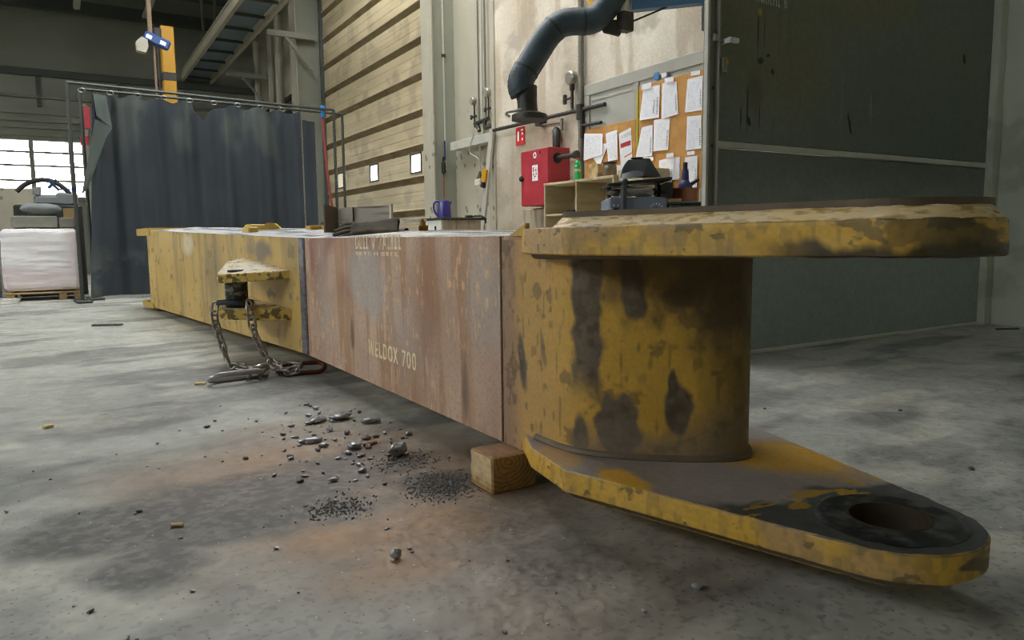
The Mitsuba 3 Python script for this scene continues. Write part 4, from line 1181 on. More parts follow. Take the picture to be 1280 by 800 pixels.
# ------------------------------------------------------------------ things on the boom
RGT = np.array([0.855, -0.519, 0])
FWD = np.array([0.519, 0.855, 0])


def glove(roll=0.0, scale=1.0):
    """Gauntlet glove, cuff at +x, fingers at -x; local frame, lying on z = 0, rolled about its length."""
    S, H = m3.Manifold.sphere, m3.Manifold.batch_hull

    def bone(a, b, ra, rb):
        return H([S(ra, 18).translate(a), S(rb, 18).translate(b)])
    out = H([S(0.026, 18).translate(q) for q in ((-0.05, -0.05, 0), (-0.05, 0.05, 0.004), (0.05, -0.042, 0), (0.05, 0.045, 0))])
    out += H([S(0.030, 18).translate(q) for q in ((0.04, -0.04, 0), (0.04, 0.042, 0))] + [S(0.034, 18).translate(q) for q in ((0.19, -0.062, 0), (0.19, 0.062, 0))])
    out -= H([S(0.026, 18).translate(q) for q in ((0.13, -0.05, 0), (0.13, 0.05, 0), (0.3, -0.062, 0), (0.3, 0.062, 0))])
    for k, (y, l) in enumerate(((-0.06, 0.10), (-0.021, 0.125), (0.019, 0.12), (0.057, 0.095))):
        a, b, c = (-0.05, y, 0.004), (-0.05 - l * 0.5, y * 1.2, 0.0), (-0.05 - l, y * 1.25, -0.022)
        out += bone(a, b, 0.0195, 0.0185) + bone(b, c, 0.0185, 0.0145)
    out += bone((0.02, -0.05, -0.01), (-0.045, -0.098, -0.012), 0.022, 0.019) + bone((-0.045, -0.098, -0.012), (-0.09, -0.1, -0.02), 0.019, 0.015)
    m = tm(out.refine_to_length(0.008))
    m.merge_vertices()
    trimesh.smoothing.filter_taubin(m, 0.5, 0.53, 4)
    m = displace(m, 0.003, 26, 2)
    c, s_ = math.cos(roll), math.sin(roll)
    v = np.array(m.vertices) @ np.array([[1, 0, 0], [0, c, s_], [0, -s_, c]]) * scale
    lo = np.percentile(v[:, 2], 6)
    v[:, 2] = np.maximum(v[:, 2] - lo, 0.0)
    m.vertices = v
    return m


def top_z(x, y):
    k = (x - XN) / 0.56
    near = 0.811 + (0.824 - 0.811) * (y - 2.09) / 2.35
    far = 0.826 + (0.872 - 0.826) * (y - 2.09) / 2.35
    return near + k * (far - near)


gp1 = np.array([1.435, 3.94])
zg = top_z(1.36, 4.0) - 0.016
gm = M([RGT, FWD, UP], [gp1[0] - 0.005, gp1[1], zg + 0.005])
tilt = trimesh.transformations.rotation_matrix(-0.05, [0, 1, 0])
single('welding_glove', put(glove(0.8, 0.95), gm @ tilt @ np.diag([0.97, 0.8, 0.7, 1])), 'leather_glove', 'dark leather gauntlet lying uppermost at the edge of the boom', 'glove', 'pair of gloves on the boom')
gm2 = M([RGT * 0.98 - FWD * 0.12, FWD * 0.98 + RGT * 0.12, UP], [gp1[0] + 0.10, gp1[1] + 0.07, zg + 0.012])
single('welding_glove', put(glove(0.2, 0.8), gm2 @ tilt @ np.diag([1, 0.9, 0.6, 1])), 'leather_glove', 'second leather gauntlet lying just behind the first, its cuff sticking out', 'glove', 'pair of gloves on the boom')
ch = thing('steel_channel', 'short bent piece of bare steel plate standing on the boom behind the glove', 'steel plate')
c0 = np.array([1.56 + 0.855 * 0.075, 4.62 - 0.519 * 0.075])
zc = top_z(1.6, 4.44) + 0.008


def standing(a, b, off0, off1, h0, h1, t=0.012):
    p = [c0 + RGT[:2] * a + FWD[:2] * off0, c0 + RGT[:2] * b + FWD[:2] * off1]
    n_ = np.array([p[1][1] - p[0][1], p[0][0] - p[1][0]])
    n_ = n_ / np.linalg.norm(n_) * t / 2
    return hull([[q[0] + s * n_[0], q[1] + s * n_[1], z] for q, hh in zip(p, (h0, h1)) for s in (-1, 1) for z in (zc - 0.006, zc + hh)])


obj('side_plate', standing(-0.215, -0.15, 0.0, 0.10, 0.175, 0.155), 'lug_brown_edge', ch)
obj('back_plate', standing(-0.15, 0.20, 0.10, 0.06, 0.155, 0.165), 'mill_steel', ch)
obj('end_plate', standing(0.20, 0.225, 0.06, -0.02, 0.17, 0.172), 'mill_steel', ch)
obj('tack_weld', cat(standing(-0.045, -0.04, 0.078, 0.078, 0.155, 0.155, 0.03)), 'dark_pipe', ch)
vl = thing('ball_valve', 'small brass ball valve with a steel lever lying on the boom by the white cabinet', 'valve')
vc = np.array([1.66, 3.66, top_z(1.66, 3.66)])
obj('body', cat(cyl(vc + [0, 0, 0.0], vc + [0, 0, 0.055], 0.016, 14), cyl(vc - RGT * 0.02 + UP * 0.018, vc + RGT * 0.028 + UP * 0.018, 0.018, 14)), 'brass', vl)
obj('lever', bar(vc + UP * 0.06 + RGT * 0.02, vc + UP * 0.058 - RGT * 0.11, 0.018, 0.014), 'white_enamel', vl)
obj('nut', cyl(vc + UP * 0.055, vc + UP * 0.068, 0.012, 6), 'brass', vl)

# ------------------------------------------------------------------ white cabinet with kettle
bc = thing('tool_cabinet', 'white and wood tool cabinet standing behind the boom', 'cabinet')
bx0, by0, bz1 = 3.98, 8.21, 1.07
obj('side_panel', bx([bx0, by0 + 0.01, 0], [bx0 + 0.02, by0 + 0.54, bz1 - 0.02], 0.003), 'white_enamel', bc)
for k in range(3):
    obj('front_board', bx([bx0 + 0.02 + 0.175 * k, by0, 0], [bx0 + 0.192 + 0.175 * k, by0 + 0.02, bz1 - 0.02], 0.004), 'bench_wood', bc)
obj('corner_post', bx([bx0 - 0.002, by0 - 0.002, 0], [bx0 + 0.03, by0 + 0.03, bz1 - 0.02], 0.006), 'pale_steel', bc)
obj('back_panel', bx([bx0, by0 + 0.52, 0], [bx0 + 0.54, by0 + 0.54, bz1 - 0.02]), 'bench_wood', bc)
obj('side_panel', bx([bx0 + 0.525, by0 + 0.01, 0], [bx0 + 0.54, by0 + 0.54, bz1 - 0.02]), 'bench_wood', bc)
obj('worktop', bx([bx0 - 0.02, by0 - 0.02, bz1 - 0.02], [bx0 + 0.62, by0 + 0.56, bz1 + 0.01], 0.004), 'frame_steel', bc)
for z in (0.86, 0.93):
    obj('handle_hole', cat(bx([bx0 - 0.003, by0 + 0.16, z], [bx0, by0 + 0.21, z + 0.045], 0.001)), 'black_plastic', bc)
kt = thing('kettle', 'violet plastic kettle standing on the tool cabinet', 'kettle')
km = M(np.eye(3), [4.12, 8.42, bz1 + 0.01])
obj('body', put(lathe([(0, 0), (0.085, 0), (0.09, 0.012), (0.082, 0.12), (0.07, 0.2), (0.062, 0.215), (0, 0.225)], 26), km), 'kettle_violet', kt)
obj('handle', tube(spline([[4.12 - RGT[0] * 0.06, 8.42 - RGT[1] * 0.06, bz1 + 0.22], [4.12 - RGT[0] * 0.12, 8.42 - RGT[1] * 0.12, bz1 + 0.2], [4.12 - RGT[0] * 0.125, 8.42 - RGT[1] * 0.125, bz1 + 0.1], [4.12 - RGT[0] * 0.083, 8.42 - RGT[1] * 0.083, bz1 + 0.04]], 18), 0.013, 10), 'kettle_violet', kt)
obj('spout', hull([[4.12 + RGT[0] * r - RGT[1] * s, 8.42 + RGT[1] * r + RGT[0] * s, bz1 + z] for r, s, z in ((0.055, 0.03, 0.21), (0.055, -0.03, 0.21), (0.1, 0, 0.22), (0.07, 0.02, 0.15), (0.07, -0.02, 0.15))]), 'kettle_violet', kt)
tc = thing('torch_hose', 'short dark cable with a clamp lying over the edge of the tool cabinet', 'cable')
obj('cable', tube(spline([[4.40, 8.3, 1.1], [4.47, 8.24, 1.1], [4.53, 8.17, 1.09], [4.57, 8.165, 1.01]], 16), 0.012, 8), 'dark_pipe', tc)
obj('clamp', bx([4.36, 8.26, 1.083], [4.44, 8.33, 1.115], 0.012), 'dark_machine', tc)
rcb = thing('hanging_cable', 'thin red cable with a dark plug hanging on the steel column', 'cable')
obj('cord', cyl([5.17, 10.565, 1.25], [5.17, 10.565, 1.85], 0.008, 6), 'red_hose', rcb)
obj('plug', cat(bx([5.14, 10.53, 1.85], [5.2, 10.59, 2.02], 0.015), cyl([5.17, 10.56, 2.0], [5.17, 10.56, 2.1], 0.016, 8)), 'black_plastic', rcb)
obj('tie', cyl([5.2, 10.565, 2.05], [5.2, 10.565, 2.35], 0.012, 6), 'torch_purple', rcb)

# ------------------------------------------------------------------ welding corner behind the gate post
wm = thing('welding_machine', 'blue grey welding machine with dials and a black lid behind the boom', 'welding machine')
wc = np.array([3.58 + 0.855 * 0.085, 4.22 - 0.519 * 0.085])
RG, FW = RGT[:2], FWD[:2]


def cam_box(a0, a1, f0, f1, z0, z1, c=0.0, org=wc):
    m = bx([a0, f0, z0], [a1, f1, z1], c)
    return put(m, M([RGT, FWD, UP], [org[0], org[1], 0]))


obj('body', cam_box(-0.24, 0.19, 0, 0.5, 0.12, 1.10, 0.01), 'welder_blue', wm)
obj('base', cam_box(-0.24, 0.19, 0, 0.5, 0.0, 0.12, 0.01), 'dark_machine', wm)
dcol = cam_box(0.10, 0.11, -0.004, 0, 1.0, 1.01)
for k in range(11):
    t = math.radians(-40 + 26 * k)
    c = wc + RG * (0.105 + 0.05 * math.cos(t)) - FW * 0.003
    m = put(bx([-0.008, -0.004, -0.004], [0.008, 0.004, 0.004]), M([RGT * math.cos(t) + UP * math.sin(t), FWD, -RGT * math.sin(t) + UP * math.cos(t)], [c[0], c[1], 1.0 + 0.05 * math.sin(t)]))
    obj('dial_mark', m, 'dial_white', wm)
    if k % 2 == 0:
        c2_ = wc + RG * (-0.19 + 0.035 * math.cos(t)) - FW * 0.003
        obj('dial_mark', put(bx([-0.006, -0.004, -0.004], [0.006, 0.004, 0.004]), M([RGT * math.cos(t) + UP * math.sin(t), FWD, -RGT * math.sin(t) + UP * math.cos(t)], [c2_[0], c2_[1], 1.01 + 0.035 * math.sin(t)])), 'dial_white', wm)
for a, z in ((0.105, 1.0), (-0.19, 1.0)):
    c = wc + RG * a
    obj('knob', put(lathe([(0.024, 0), (0.02, 0.025), (0, 0.027)], 14), M([RGT, UP, -FWD], [c[0], c[1], z])), 'black_plastic', wm)
obj('lid', put(bx([-0.26, -0.06, 0], [0.21, 0.4, 0.022], 0.005), M([RGT, FWD, UP], [wc[0], wc[1], 0.0]) @ M([[0.995, 0, 0.09], [0, 1, 0], [-0.09, 0, 0.995]], [0, 0, 1.20])), 'black_plastic', wm)
for q_ in ((-0.22, -0.2, 0.2, 0.3, 1.10, 1.19), (0.15, 0.17, 0.2, 0.3, 1.10, 1.22), (0.17, 0.215, -0.05, 0.3, 1.09, 1.2)):
    obj('lid_support', cam_box(*q_), 'black_plastic', wm)
obj('handle_post', cat(put(lathe([(0.022, 0.5), (0.022, 1.19), (0.034, 1.2), (0.034, 1.215), (0.02, 1.23), (0, 1.23)], 14), M(np.eye(3), [*(wc - RG * 0.14 - FW * 0.04), 0])), cam_box(-0.16, -0.12, -0.05, 0.01, 0.5, 0.54)), 'helmet_grey', wm)
hm = thing('welding_helmet', 'dark grey welding helmet lying on the lid of the welding machine', 'helmet')
hc = wc + RG * (-0.01) + FW * 0.03


def hp_(a, f, z):
    return [hc[0] + RG[0] * a + FW[0] * f, hc[1] + RG[1] * a + FW[1] * f, z]


shell = hull([hp_(*q) for q in ((-0.14, -0.06, 1.24), (-0.14, -0.05, 1.30), (-0.09, -0.02, 1.37), (-0.13, 0.12, 1.25), (-0.09, 0.14, 1.36), (0.03, -0.03, 1.34), (0.02, -0.07, 1.25), (0.0, 0.02, 1.385), (0.05, 0.1, 1.385), (0.14, 0.08, 1.25), (0.16, 0.02, 1.245), (0.07, 0.0, 1.38), (0.09, 0.12, 1.36))])
obj('shell', shell, 'helmet_grey', hm, 20)
obj('visor_flap', hull([hp_(*q) for q in ((-0.15, -0.08, 1.235), (-0.1, -0.12, 1.225), (0.0, -0.1, 1.245), (0.02, -0.07, 1.28), (-0.06, -0.07, 1.29), (-0.14, -0.06, 1.265))]), 'helmet_grey', hm, 40)
obj('lens_frame', hull([hp_(*q) for q in ((-0.07, -0.01, 1.385), (0.02, -0.005, 1.392), (0.0, 0.05, 1.398), (-0.05, 0.05, 1.392), (-0.07, -0.01, 1.375), (0.02, -0.005, 1.38))]), 'black_plastic', hm)
for k, (a, lab) in enumerate(((-0.02, 'pale work glove lying on the welding machine under the lid'),)):
    g_ = glove(0.6, 0.62)
    q = wc + RG * a
    single('work_glove', put(g_, M([-RGT, -FWD, UP], [q[0] + FW[0] * 0.045, q[1] + FW[1] * 0.045, 1.104])), 'pale_glove', lab, 'glove')
for k, (a, f_) in enumerate(((-0.16, 0.16), (0.09, 0.14))):
    q = wc + RG * a + FW * f_
    single('rag', put(displace(put(trimesh.creation.icosphere(subdivisions=3, radius=1), np.diag([0.075, 0.06, 0.028, 1])), 0.01, 22, k), M(np.eye(3), [q[0], q[1], 1.144])), 'dirty_rag', ('crumpled dirty rag under the left side of the black lid', 'crumpled dirty rag under the right side of the black lid')[k], 'rag')
wb_ = thing('wire_feeder', 'dark metal box carrying the copper wire spool beside the gate post', 'box')
obj('body', cam_box(0.20, 0.48, -0.02, 0.4, 0.0, 1.045, 0.008), 'dark_green_box', wb_)
obj('lid', cam_box(0.195, 0.485, -0.025, 0.41, 1.045, 1.06, 0.004), 'dark_machine', wb_)
ws = thing('wire_spool', 'copper coloured wire spool on the dark metal box', 'spool')
sc_ = wc + RG * 0.35 + FW * 0.15
sm = M(np.eye(3), [sc_[0], sc_[1], 1.06])
obj('wire', put(lathe([(0, 0.012), (0.1, 0.012), (0.102, 0.03), (0.1, 0.10), (0, 0.10)], 26), sm), 'copper_wire', ws)
obj('flange', put(lathe([(0, 0.0), (0.095, 0.0), (0.095, 0.012), (0, 0.012)], 26), sm), 'clear_plastic', ws)
obj('flange', put(lathe([(0, 0.10), (0.11, 0.10), (0.11, 0.108), (0, 0.108)], 26), sm), 'copper_wire', ws)
fu = thing('purple_funnel', 'dark purple funnel shaped bottle standing on the copper spool', 'funnel')
obj('cone', put(lathe([(0, 0), (0.055, 0), (0.05, 0.03), (0.028, 0.06), (0.024, 0.14), (0, 0.14)], 18), M(np.eye(3), [sc_[0], sc_[1], 1.168])), 'torch_purple', fu)
obj('tip', cyl([sc_[0], sc_[1], 1.308], [sc_[0], sc_[1], 1.36], 0.017, 12), 'black_plastic', fu)
obj('side_nozzle', cyl([sc_[0] + RG[0] * 0.03, sc_[1] + RG[1] * 0.03, 1.19], [sc_[0] + RG[0] * 0.1, sc_[1] + RG[1] * 0.1, 1.235], 0.014, 10), 'black_plastic', fu)
single('white_label', cam_box(0.43, 0.475, 0.02, 0.03, 1.06, 1.16), 'white_paper', 'white paper standing between the copper spool and the gate post', 'paper')
single('brush_block', cam_box(0.20, 0.29, -0.01, 0.04, 1.06, 1.085, 0.004), 'carton', 'small pale block lying in front of the copper spool', 'block')

# ------------------------------------------------------------------ fume extraction arm
fa = thing('extraction_arm', 'blue fume extraction hose arm with dark hood hanging in front of the wall', 'extraction arm')


def ar(px, py, Z=6.3):
    a, b = (px - 640) / 920.0 * Z, (py - 400) / 920.0 * Z
    return np.array([0.5145574 * Z + 0.8549089 * a - 0.06604126 * b, 0.85055262 * Z - 0.51865219 * a - 0.08694913 * b, 0.8 - 0.10858603 * Z - 0.01143125 * a - 0.99402133 * b])


hose_pts = [[3.455, 5.49, 2.05], [3.44, 5.50, 2.13], [3.50, 5.48, 2.26], [3.58, 5.44, 2.40], [3.66, 5.40, 2.53], [3.75, 5.35, 2.62], [3.88, 5.28, 2.645], [4.0, 5.22, 2.66], [4.10, 5.17, 2.76], [4.2, 5.12, 2.90], [4.32, 5.05, 3.05]]
hpth = spline(hose_pts, 150)
rr = 0.112 + 0.0022 * np.sin(np.arange(150) * 2.4)
obj('hose', tube(hpth, rr, 24), 'hose_blue', fa, True)
for t_i in (20, 62, 88):
    d_ = hpth[t_i + 1] - hpth[t_i]
    d_ /= np.linalg.norm(d_)
    obj('hose_clip', cyl(hpth[t_i] - d_ * 0.008, hpth[t_i] + d_ * 0.008, 0.1165, 24), 'hood_dark', fa)
obj('elbow', hull([[4.06, 5.17, 2.66], [4.26, 5.07, 2.66], [4.26, 5.11, 2.66], [4.08, 5.25, 2.66], [4.08, 5.17, 2.56], [4.2, 5.10, 2.53], [4.22, 5.14, 2.53], [4.1, 5.2, 2.56]]), 'hood_dark', fa)
obj('neck', tube([[3.475, 5.475, 2.09], [3.48, 5.46, 1.98], [3.48, 5.45, 1.87]], [0.10, 0.085, 0.085], 20), 'hood_dark', fa)
obj('hood', put(lathe([(0.0, 0.07), (0.09, 0.07), (0.15, 0.045), (0.155, 0.0), (0.12, -0.005), (0.0, 0.02)], 24), M(np.eye(3), [3.49, 5.44, 1.815])), 'hood_dark', fa)
obj('hood_handle', tube(spline([[3.33, 5.5, 1.84], [3.30, 5.52, 1.87], [3.4, 5.44, 1.9], [3.43, 5.42, 1.93]], 12), 0.012, 8), 'pale_steel', fa)
obj('arm_beam', bar([4.29, 5.07, 2.80], [5.0, 4.68, 2.88], 0.10, 0.135), 'arm_blue', fa)
obj('joint', cat(cyl([4.24, 5.09, 2.7], [4.24, 5.09, 2.89], 0.045, 14)), 'clear_plastic', fa)
obj('joint_plate', bx([4.18, 5.03, 2.56], [4.3, 5.13, 2.72], 0.01), 'hood_dark', fa)
obj('stay_rod', cyl([4.26, 5.05, 2.63], [4.65, 4.86, 2.81], 0.008, 6), 'dark_pipe', fa)
obj('wall_mount', bx([4.9, 4.55, 2.6], [5.0, 4.85, 3.0], 0.01), 'hood_dark', fa)

# ------------------------------------------------------------------ welding curtain and its frames
fr1 = thing('curtain_frame', 'nearer thin steel tube frame with a flat foot in front of the curtain', 'frame')
A1, B1 = np.array([0.18, 11.86]), np.array([4.01, 12.31])
A2, B2 = np.array([0.345, 12.36]), np.array([4.29, 12.72])
for fr, A, B, z in ((fr1, A1, B1, 2.985), (None, A2, B2, 3.0)):
    if fr is None:
        fr = thing('curtain_frame', 'farther thin steel tube frame that carries the dark curtain', 'frame')
    obj('top_rail', cyl([*A, z], [*B, z], 0.021, 8), 'frame_steel', fr)
    for q in (A, B):
        obj('post', cyl([*q, 0.02], [*q, z], 0.024, 8), 'frame_steel', fr)
        obj('foot', put(bx([-0.09, -0.3, 0], [0.09, 0.2, 0.035], 0.006), M([[0.99, 0.1, 0], [-0.1, 0.99, 0], [0, 0, 1]], [*q, 0])), 'frame_steel', fr)
cu = thing('welding_curtain', 'dark blue grey welding curtain hanging in folds from the tube frame', 'curtain')


def curtain(s0, s1, ztop, zbot, A, B, amp, ns=150, nzz=40, seed=0, off=-0.05, slant=0.0):
    d = (B - A) / np.linalg.norm(B - A)
    nrm = np.array([d[1], -d[0]])
    Ltot = np.linalg.norm(B - A)
    S = np.linspace(s0, s1, ns)
    hk = 0.36
    Vv = []
    for j in range(nzz):
        t = j / (nzz - 1)
        for s in S:
            sag = 0.055 * math.sin(math.pi * ((s - s0) % hk) / hk) ** 2 * (1 if seed == 0 else 0.2)
            drop = 0.22 * math.exp(-((s - 1.62) / 0.16) ** 2) * (1 if (seed == 0 and s > 1.5) else 0)
            z = (ztop - sag - drop) * t + zbot * (1 - t)
            wv = amp * (math.sin(s * 13 + 1.3 * math.sin(s * 3.1 + 1)) * 0.6 + 0.5 * math.sin(s * 7.3 + 0.6 * t + 2) + 0.25 * math.sin(s * 29 + t * 1.5))
            wv *= 0.55 + 0.45 * math.sin(min(1, 1.15 - t) * math.pi / 2)
            p = A + d * (s + slant * t * max(0.0, 1 - (s - s0) / 0.5)) + nrm * (wv + off * -1)
            Vv.append([p[0], p[1], z])
    Ff = []
    for j in range(nzz - 1):
        for i in range(ns - 1):
            a = j * ns + i
            Ff += [[a, a + 1, a + ns + 1], [a, a + ns + 1, a + ns]]
    return trimesh.Trimesh(Vv, Ff, process=False)


Ac, Bc = np.array([0.345, 12.30]), np.array([4.29, 12.66])
obj('cloth', curtain(-0.06, 3.17, 2.955, 0.05, Ac, Bc, 0.08, slant=0.2), 'welding_cloth', cu, True)
obj('cloth_strip', curtain(3.2, 3.42, 2.82, 0.05, Ac, Bc, 0.03, 14, 20, 1), 'welding_cloth', cu, True)
fc = trimesh.Trimesh([[0.50, 12.20, 2.93], [0.66, 12.18, 2.90], [0.71, 12.13, 2.45], [0.52, 12.11, 2.60], [0.50, 12.13, 2.56], [0.27, 12.14, 1.50], [0.36, 12.16, 1.60], [0.62, 12.12, 2.30]],
                     [[0, 3, 1], [1, 3, 2], [4, 5, 7], [5, 6, 7], [4, 7, 2]], process=False)
obj('folded_corner', fc, 'cloth_back', cu, False)
for k in range(9):
    q = Ac + (Bc - Ac) / np.linalg.norm(Bc - Ac) * (0.02 + 0.36 * k)
    obj('hook', tube(link_path(0.04, 0.03, 12) @ np.array([[0, 1, 0], [0, 0, 1], [1, 0, 0]]).T * 1.0 + np.array([q[0], q[1] + 0.01, 2.975]), 0.004, 5, True), 'bright_steel', cu)
wc_ = thing('spring_clamp', 'small dark blue spring clamp gripping the left post of the nearer frame', 'clamp')
pc = np.array([0.18, 11.86])
obj('jaw', bx([0.15, 11.82, 1.52], [0.205, 11.88, 1.58]), 'clamp_blue', wc_)
obj('rod', cyl([0.155, 11.84, 1.55], [0.0, 11.9, 1.555], 0.009, 6), 'clamp_blue', wc_)
obj('handle', bar([0.0, 11.9, 1.54], [-0.13, 11.95, 1.69], 0.03, 0.028), 'clamp_blue', wc_)
obj('handle', bar([-0.12, 11.95, 1.57], [-0.02, 11.91, 1.68], 0.03, 0.028), 'clamp_blue', wc_)
rh = thing('red_hose', 'thin red hose hanging down from a blue clip beside the far column', 'hose')
hp2 = np.array([3.93, 12.42])
obj('clip', cat(cyl([3.83, 12.34, 2.86], [3.83, 12.33, 3.03], 0.03, 8), bx([3.79, 12.28, 2.97], [3.86, 12.36, 3.04], 0.01)), 'clip_blue', rh)
obj('hose', tube(spline([[3.83, 12.36, 2.88], [3.86, 12.37, 2.3], [3.92, 12.38, 1.6], [4.02, 12.40, 0.9], [4.1, 12.42, 0.0]], 24), 0.022, 8), 'red_hose', rh)
single('dark_bin', bx([4.15, 13.3, 0], [4.75, 13.8, 1.16], 0.02), 'dark_machine', 'dark boxy machine standing behind the curtain frame, left of the steel plate', 'machine')
single('dark_pump', bx([3.72, 13.0, 0], [3.98, 13.3, 1.05], 0.05), 'dark_machine', 'small dark machine at the foot of the far column', 'machine')

# ------------------------------------------------------------------ left background
pl = thing('pallet', 'wooden pallet under the film wrapped load at the left', 'pallet')
for x in (-0.74, -0.10, 0.09):
    obj('block', bx([x, 12.62, 0.0], [x + 0.1, 12.75, 0.1], 0.004), 'pallet_wood', pl)
for x in (-0.74, -0.10, 0.09):
    obj('block', bx([x, 13.25, 0.0], [x + 0.1, 13.4, 0.1], 0.004), 'pallet_wood', pl)
for k in range(5):
    obj('deck_board', bx([-0.76, 12.6 + 0.17 * k, 0.1], [0.2, 12.74 + 0.17 * k, 0.125], 0.003), 'pallet_wood', pl)
ld = refine(bx([-0.76, 12.58, 0.147], [0.19, 13.4, 1.03], 0.05), 0.06)
single('wrapped_load', displace(ld, 0.018, 5, 9), 'shrink_film', 'pallet load wrapped in shiny white stretch film', 'wrapped load', smooth=40)
single('grey_case', bx([-0.62, 12.75, 1.055], [-0.05, 13.3, 1.22], 0.015), 'grey_carton', 'wide grey case on top of the wrapped load', 'case')
single('grey_case', bx([-0.03, 12.75, 1.055], [0.17, 13.3, 1.2], 0.015), 'grey_carton', 'narrow grey case beside the wide one on the wrapped load', 'case')
single('carton', bx([0.03, 12.95, 1.205], [0.2, 13.25, 1.34], 0.004), 'carton', 'small brown cardboard box on the grey cases', 'box')
mc = thing('hose_machine', 'dark workshop machine with an arched hose by the back window', 'machine')
obj('base', bx([-0.62, 13.7, 0], [0.3, 14.2, 1.42], 0.02), 'dark_machine', mc)
obj('head', cat(bx([-0.35, 13.75, 1.42], [0.05, 14.1, 1.58], 0.04), cyl([-0.3, 13.8, 1.58], [-0.3, 13.8, 1.7], 0.06, 12), bx([-0.05, 13.75, 1.42], [0.25, 14.05, 1.62], 0.03)), 'grey_machine', mc)
obj('arched_hose', tube(spline([[-0.56, 13.8, 1.62], [-0.45, 13.8, 1.73], [-0.3, 13.8, 1.80], [-0.1, 13.8, 1.80], [0.06, 13.8, 1.70], [0.15, 13.8, 1.60]], 30), 0.036, 10), 'dark_pipe', mc)
single('tarp', displace(put(trimesh.creation.icosphere(subdivisions=3, radius=1), M(np.diag([0.26, 0.15, 0.095]), [-0.25, 12.98, 1.33])), 0.03, 7, 3), 'grey_machine', 'crumpled grey cover lying on the grey cases', 'cover')
single('timber_post', bx([-1.06, 13.2, 0], [-0.86, 13.4, 1.62], 0.01), 'brown_wood', 'brown timber post at the very left edge of the picture', 'post')
single('blue_crate', bx([-1.2, 12.9, 0.42], [-0.84, 13.19, 0.62], 0.01), 'blue_plastic', 'blue plastic crate beside the brown post', 'crate')
single('crate_base', bx([-1.2, 12.9, 0.0], [-0.82, 13.19, 0.42], 0.01), 'pale_blue_tarp', 'pale bin under the blue crate', 'bin')
single('pale_cupboard', bx([-1.0, 15.0, 0], [-0.35, 15.5, 1.75], 0.01), 'column_paint', 'pale metal cupboard behind the grey cases under the window', 'cupboard')
cc = thing('cable_coil', 'small coil of white cable lying on the floor at the left edge', 'cable')
for k in range(4):
    t = np.linspace(0, 2 * np.pi, 26, endpoint=False)
    obj('turn', tube(np.stack([-0.72 + (0.13 + 0.01 * k) * np.cos(t), 12.2 + (0.16 - 0.01 * k) * np.sin(t), 0.012 + 0.016 * k + 0.01 * np.sin(2 * t + k)], 1), 0.011, 6, True), 'white_cable', cc)
# yellow jib post with pendant
jb = thing('jib_crane', 'yellow jib crane post rising behind the curtain', 'crane')
obj('post', bx([1.87, 16.0, 0], [2.10, 16.25, 4.97], 0.01), 'jib_yellow', jb)
obj('cable', cyl([1.80, 15.98, 0], [1.80, 15.98, 4.9], 0.02, 6), 'dark_pipe', jb)
obj('clamp', bx([1.74, 15.9, 4.6], [1.87, 16.1, 4.9], 0.02), 'dark_pipe', jb)
obj('stripe', bx([1.865, 15.99, 3.95], [2.105, 16.26, 4.1], 0.002), 'dark_pipe', jb)
pn = thing('crane_pendant', 'hanging crane control with a blue label plate and a white knob', 'crane control')
obj('cable', cat(cyl([1.58, 15.0, 4.45], [1.58, 15.0, 7.2], 0.04, 8), cyl([1.63, 15.02, 3.3], [1.63, 15.02, 4.4], 0.02, 8)), 'brown_wood', pn)
obj('housing', put(bx([-0.22, -0.05, -0.09], [0.22, 0.05, 0.09], 0.03), M([[0.93, 0, -0.36], [0, 1, 0], [0.36, 0, 0.93]], [1.68, 14.98, 4.42])), 'label_blue', pn)
for a in (-0.14, 0.1):
    obj('label_plate', put(bx([a - 0.05, -0.056, -0.04], [a + 0.05, -0.05, 0.03]), M([[0.93, 0, -0.36], [0, 1, 0], [0.36, 0, 0.93]], [1.68, 14.98, 4.42])), 'white_enamel', pn)
obj('knob', put(hull([[-0.09, -0.08, -0.1], [0.05, -0.09, -0.13], [0.1, -0.08, -0.02], [0.09, -0.07, 0.1], [0, -0.08, 0.15], [-0.1, -0.07, 0.05], [-0.09, 0.08, -0.1], [0.05, 0.09, -0.13], [0.1, 0.08, -0.02], [0.09, 0.07, 0.1], [0, 0.08, 0.15], [-0.1, 0.07, 0.05]]), M(np.eye(3), [1.43, 14.97, 4.30])), 'knob_grey', pn)
rp = thing('sign_post', 'grey post with a red panel behind the left edge of the curtain', 'post')
obj('pole', bx([0.53, 18.02, 0], [0.60, 18.09, 3.7], 0.01), 'column_paint_cool', rp)
obj('red_panel', bx([0.49, 18.0, 3.2], [0.66, 18.02, 3.66], 0.004), 'cabinet_red', rp)
obj('red_panel', bx([0.45, 18.0, 2.86], [0.60, 18.02, 3.06], 0.004), 'cabinet_red', rp)
# crane runway along the wall
rw = thing('crane_runway', 'grey crane runway girders with cross ribs under the roof along the wall', 'girder')
for x in (3.24, 4.02):
    obj('girder', cat(bx([x, 10, 5.5], [x + 0.09, 23.9, 5.525]), bx([x + 0.035, 10, 5.525], [x + 0.055, 23.9, 5.75]), bx([x, 10, 5.75], [x + 0.09, 23.9, 5.77])), 'column_paint', rw)
for k in range(11):
    obj('walkway_panel', bx([3.34, 11.2 + 1.15 * k, 5.66], [4.01, 12.22 + 1.15 * k, 5.68]), 'walkway_sheet', rw)
    obj('cross_rib', bx([3.3, 12.25 + 1.15 * k, 5.6], [4.06, 12.29 + 1.15 * k, 5.66]), 'dark_steel_beam', rw)
for y in (16.9, 21.5):
    obj('support_arm', cat(bx([4.1, y, 5.3], [5.15, y + 0.1, 5.42]), bar([4.5, y + 0.05, 5.3], [5.12, y + 0.05, 4.6], 0.06, 0.06)), 'column_paint_cool', rw)
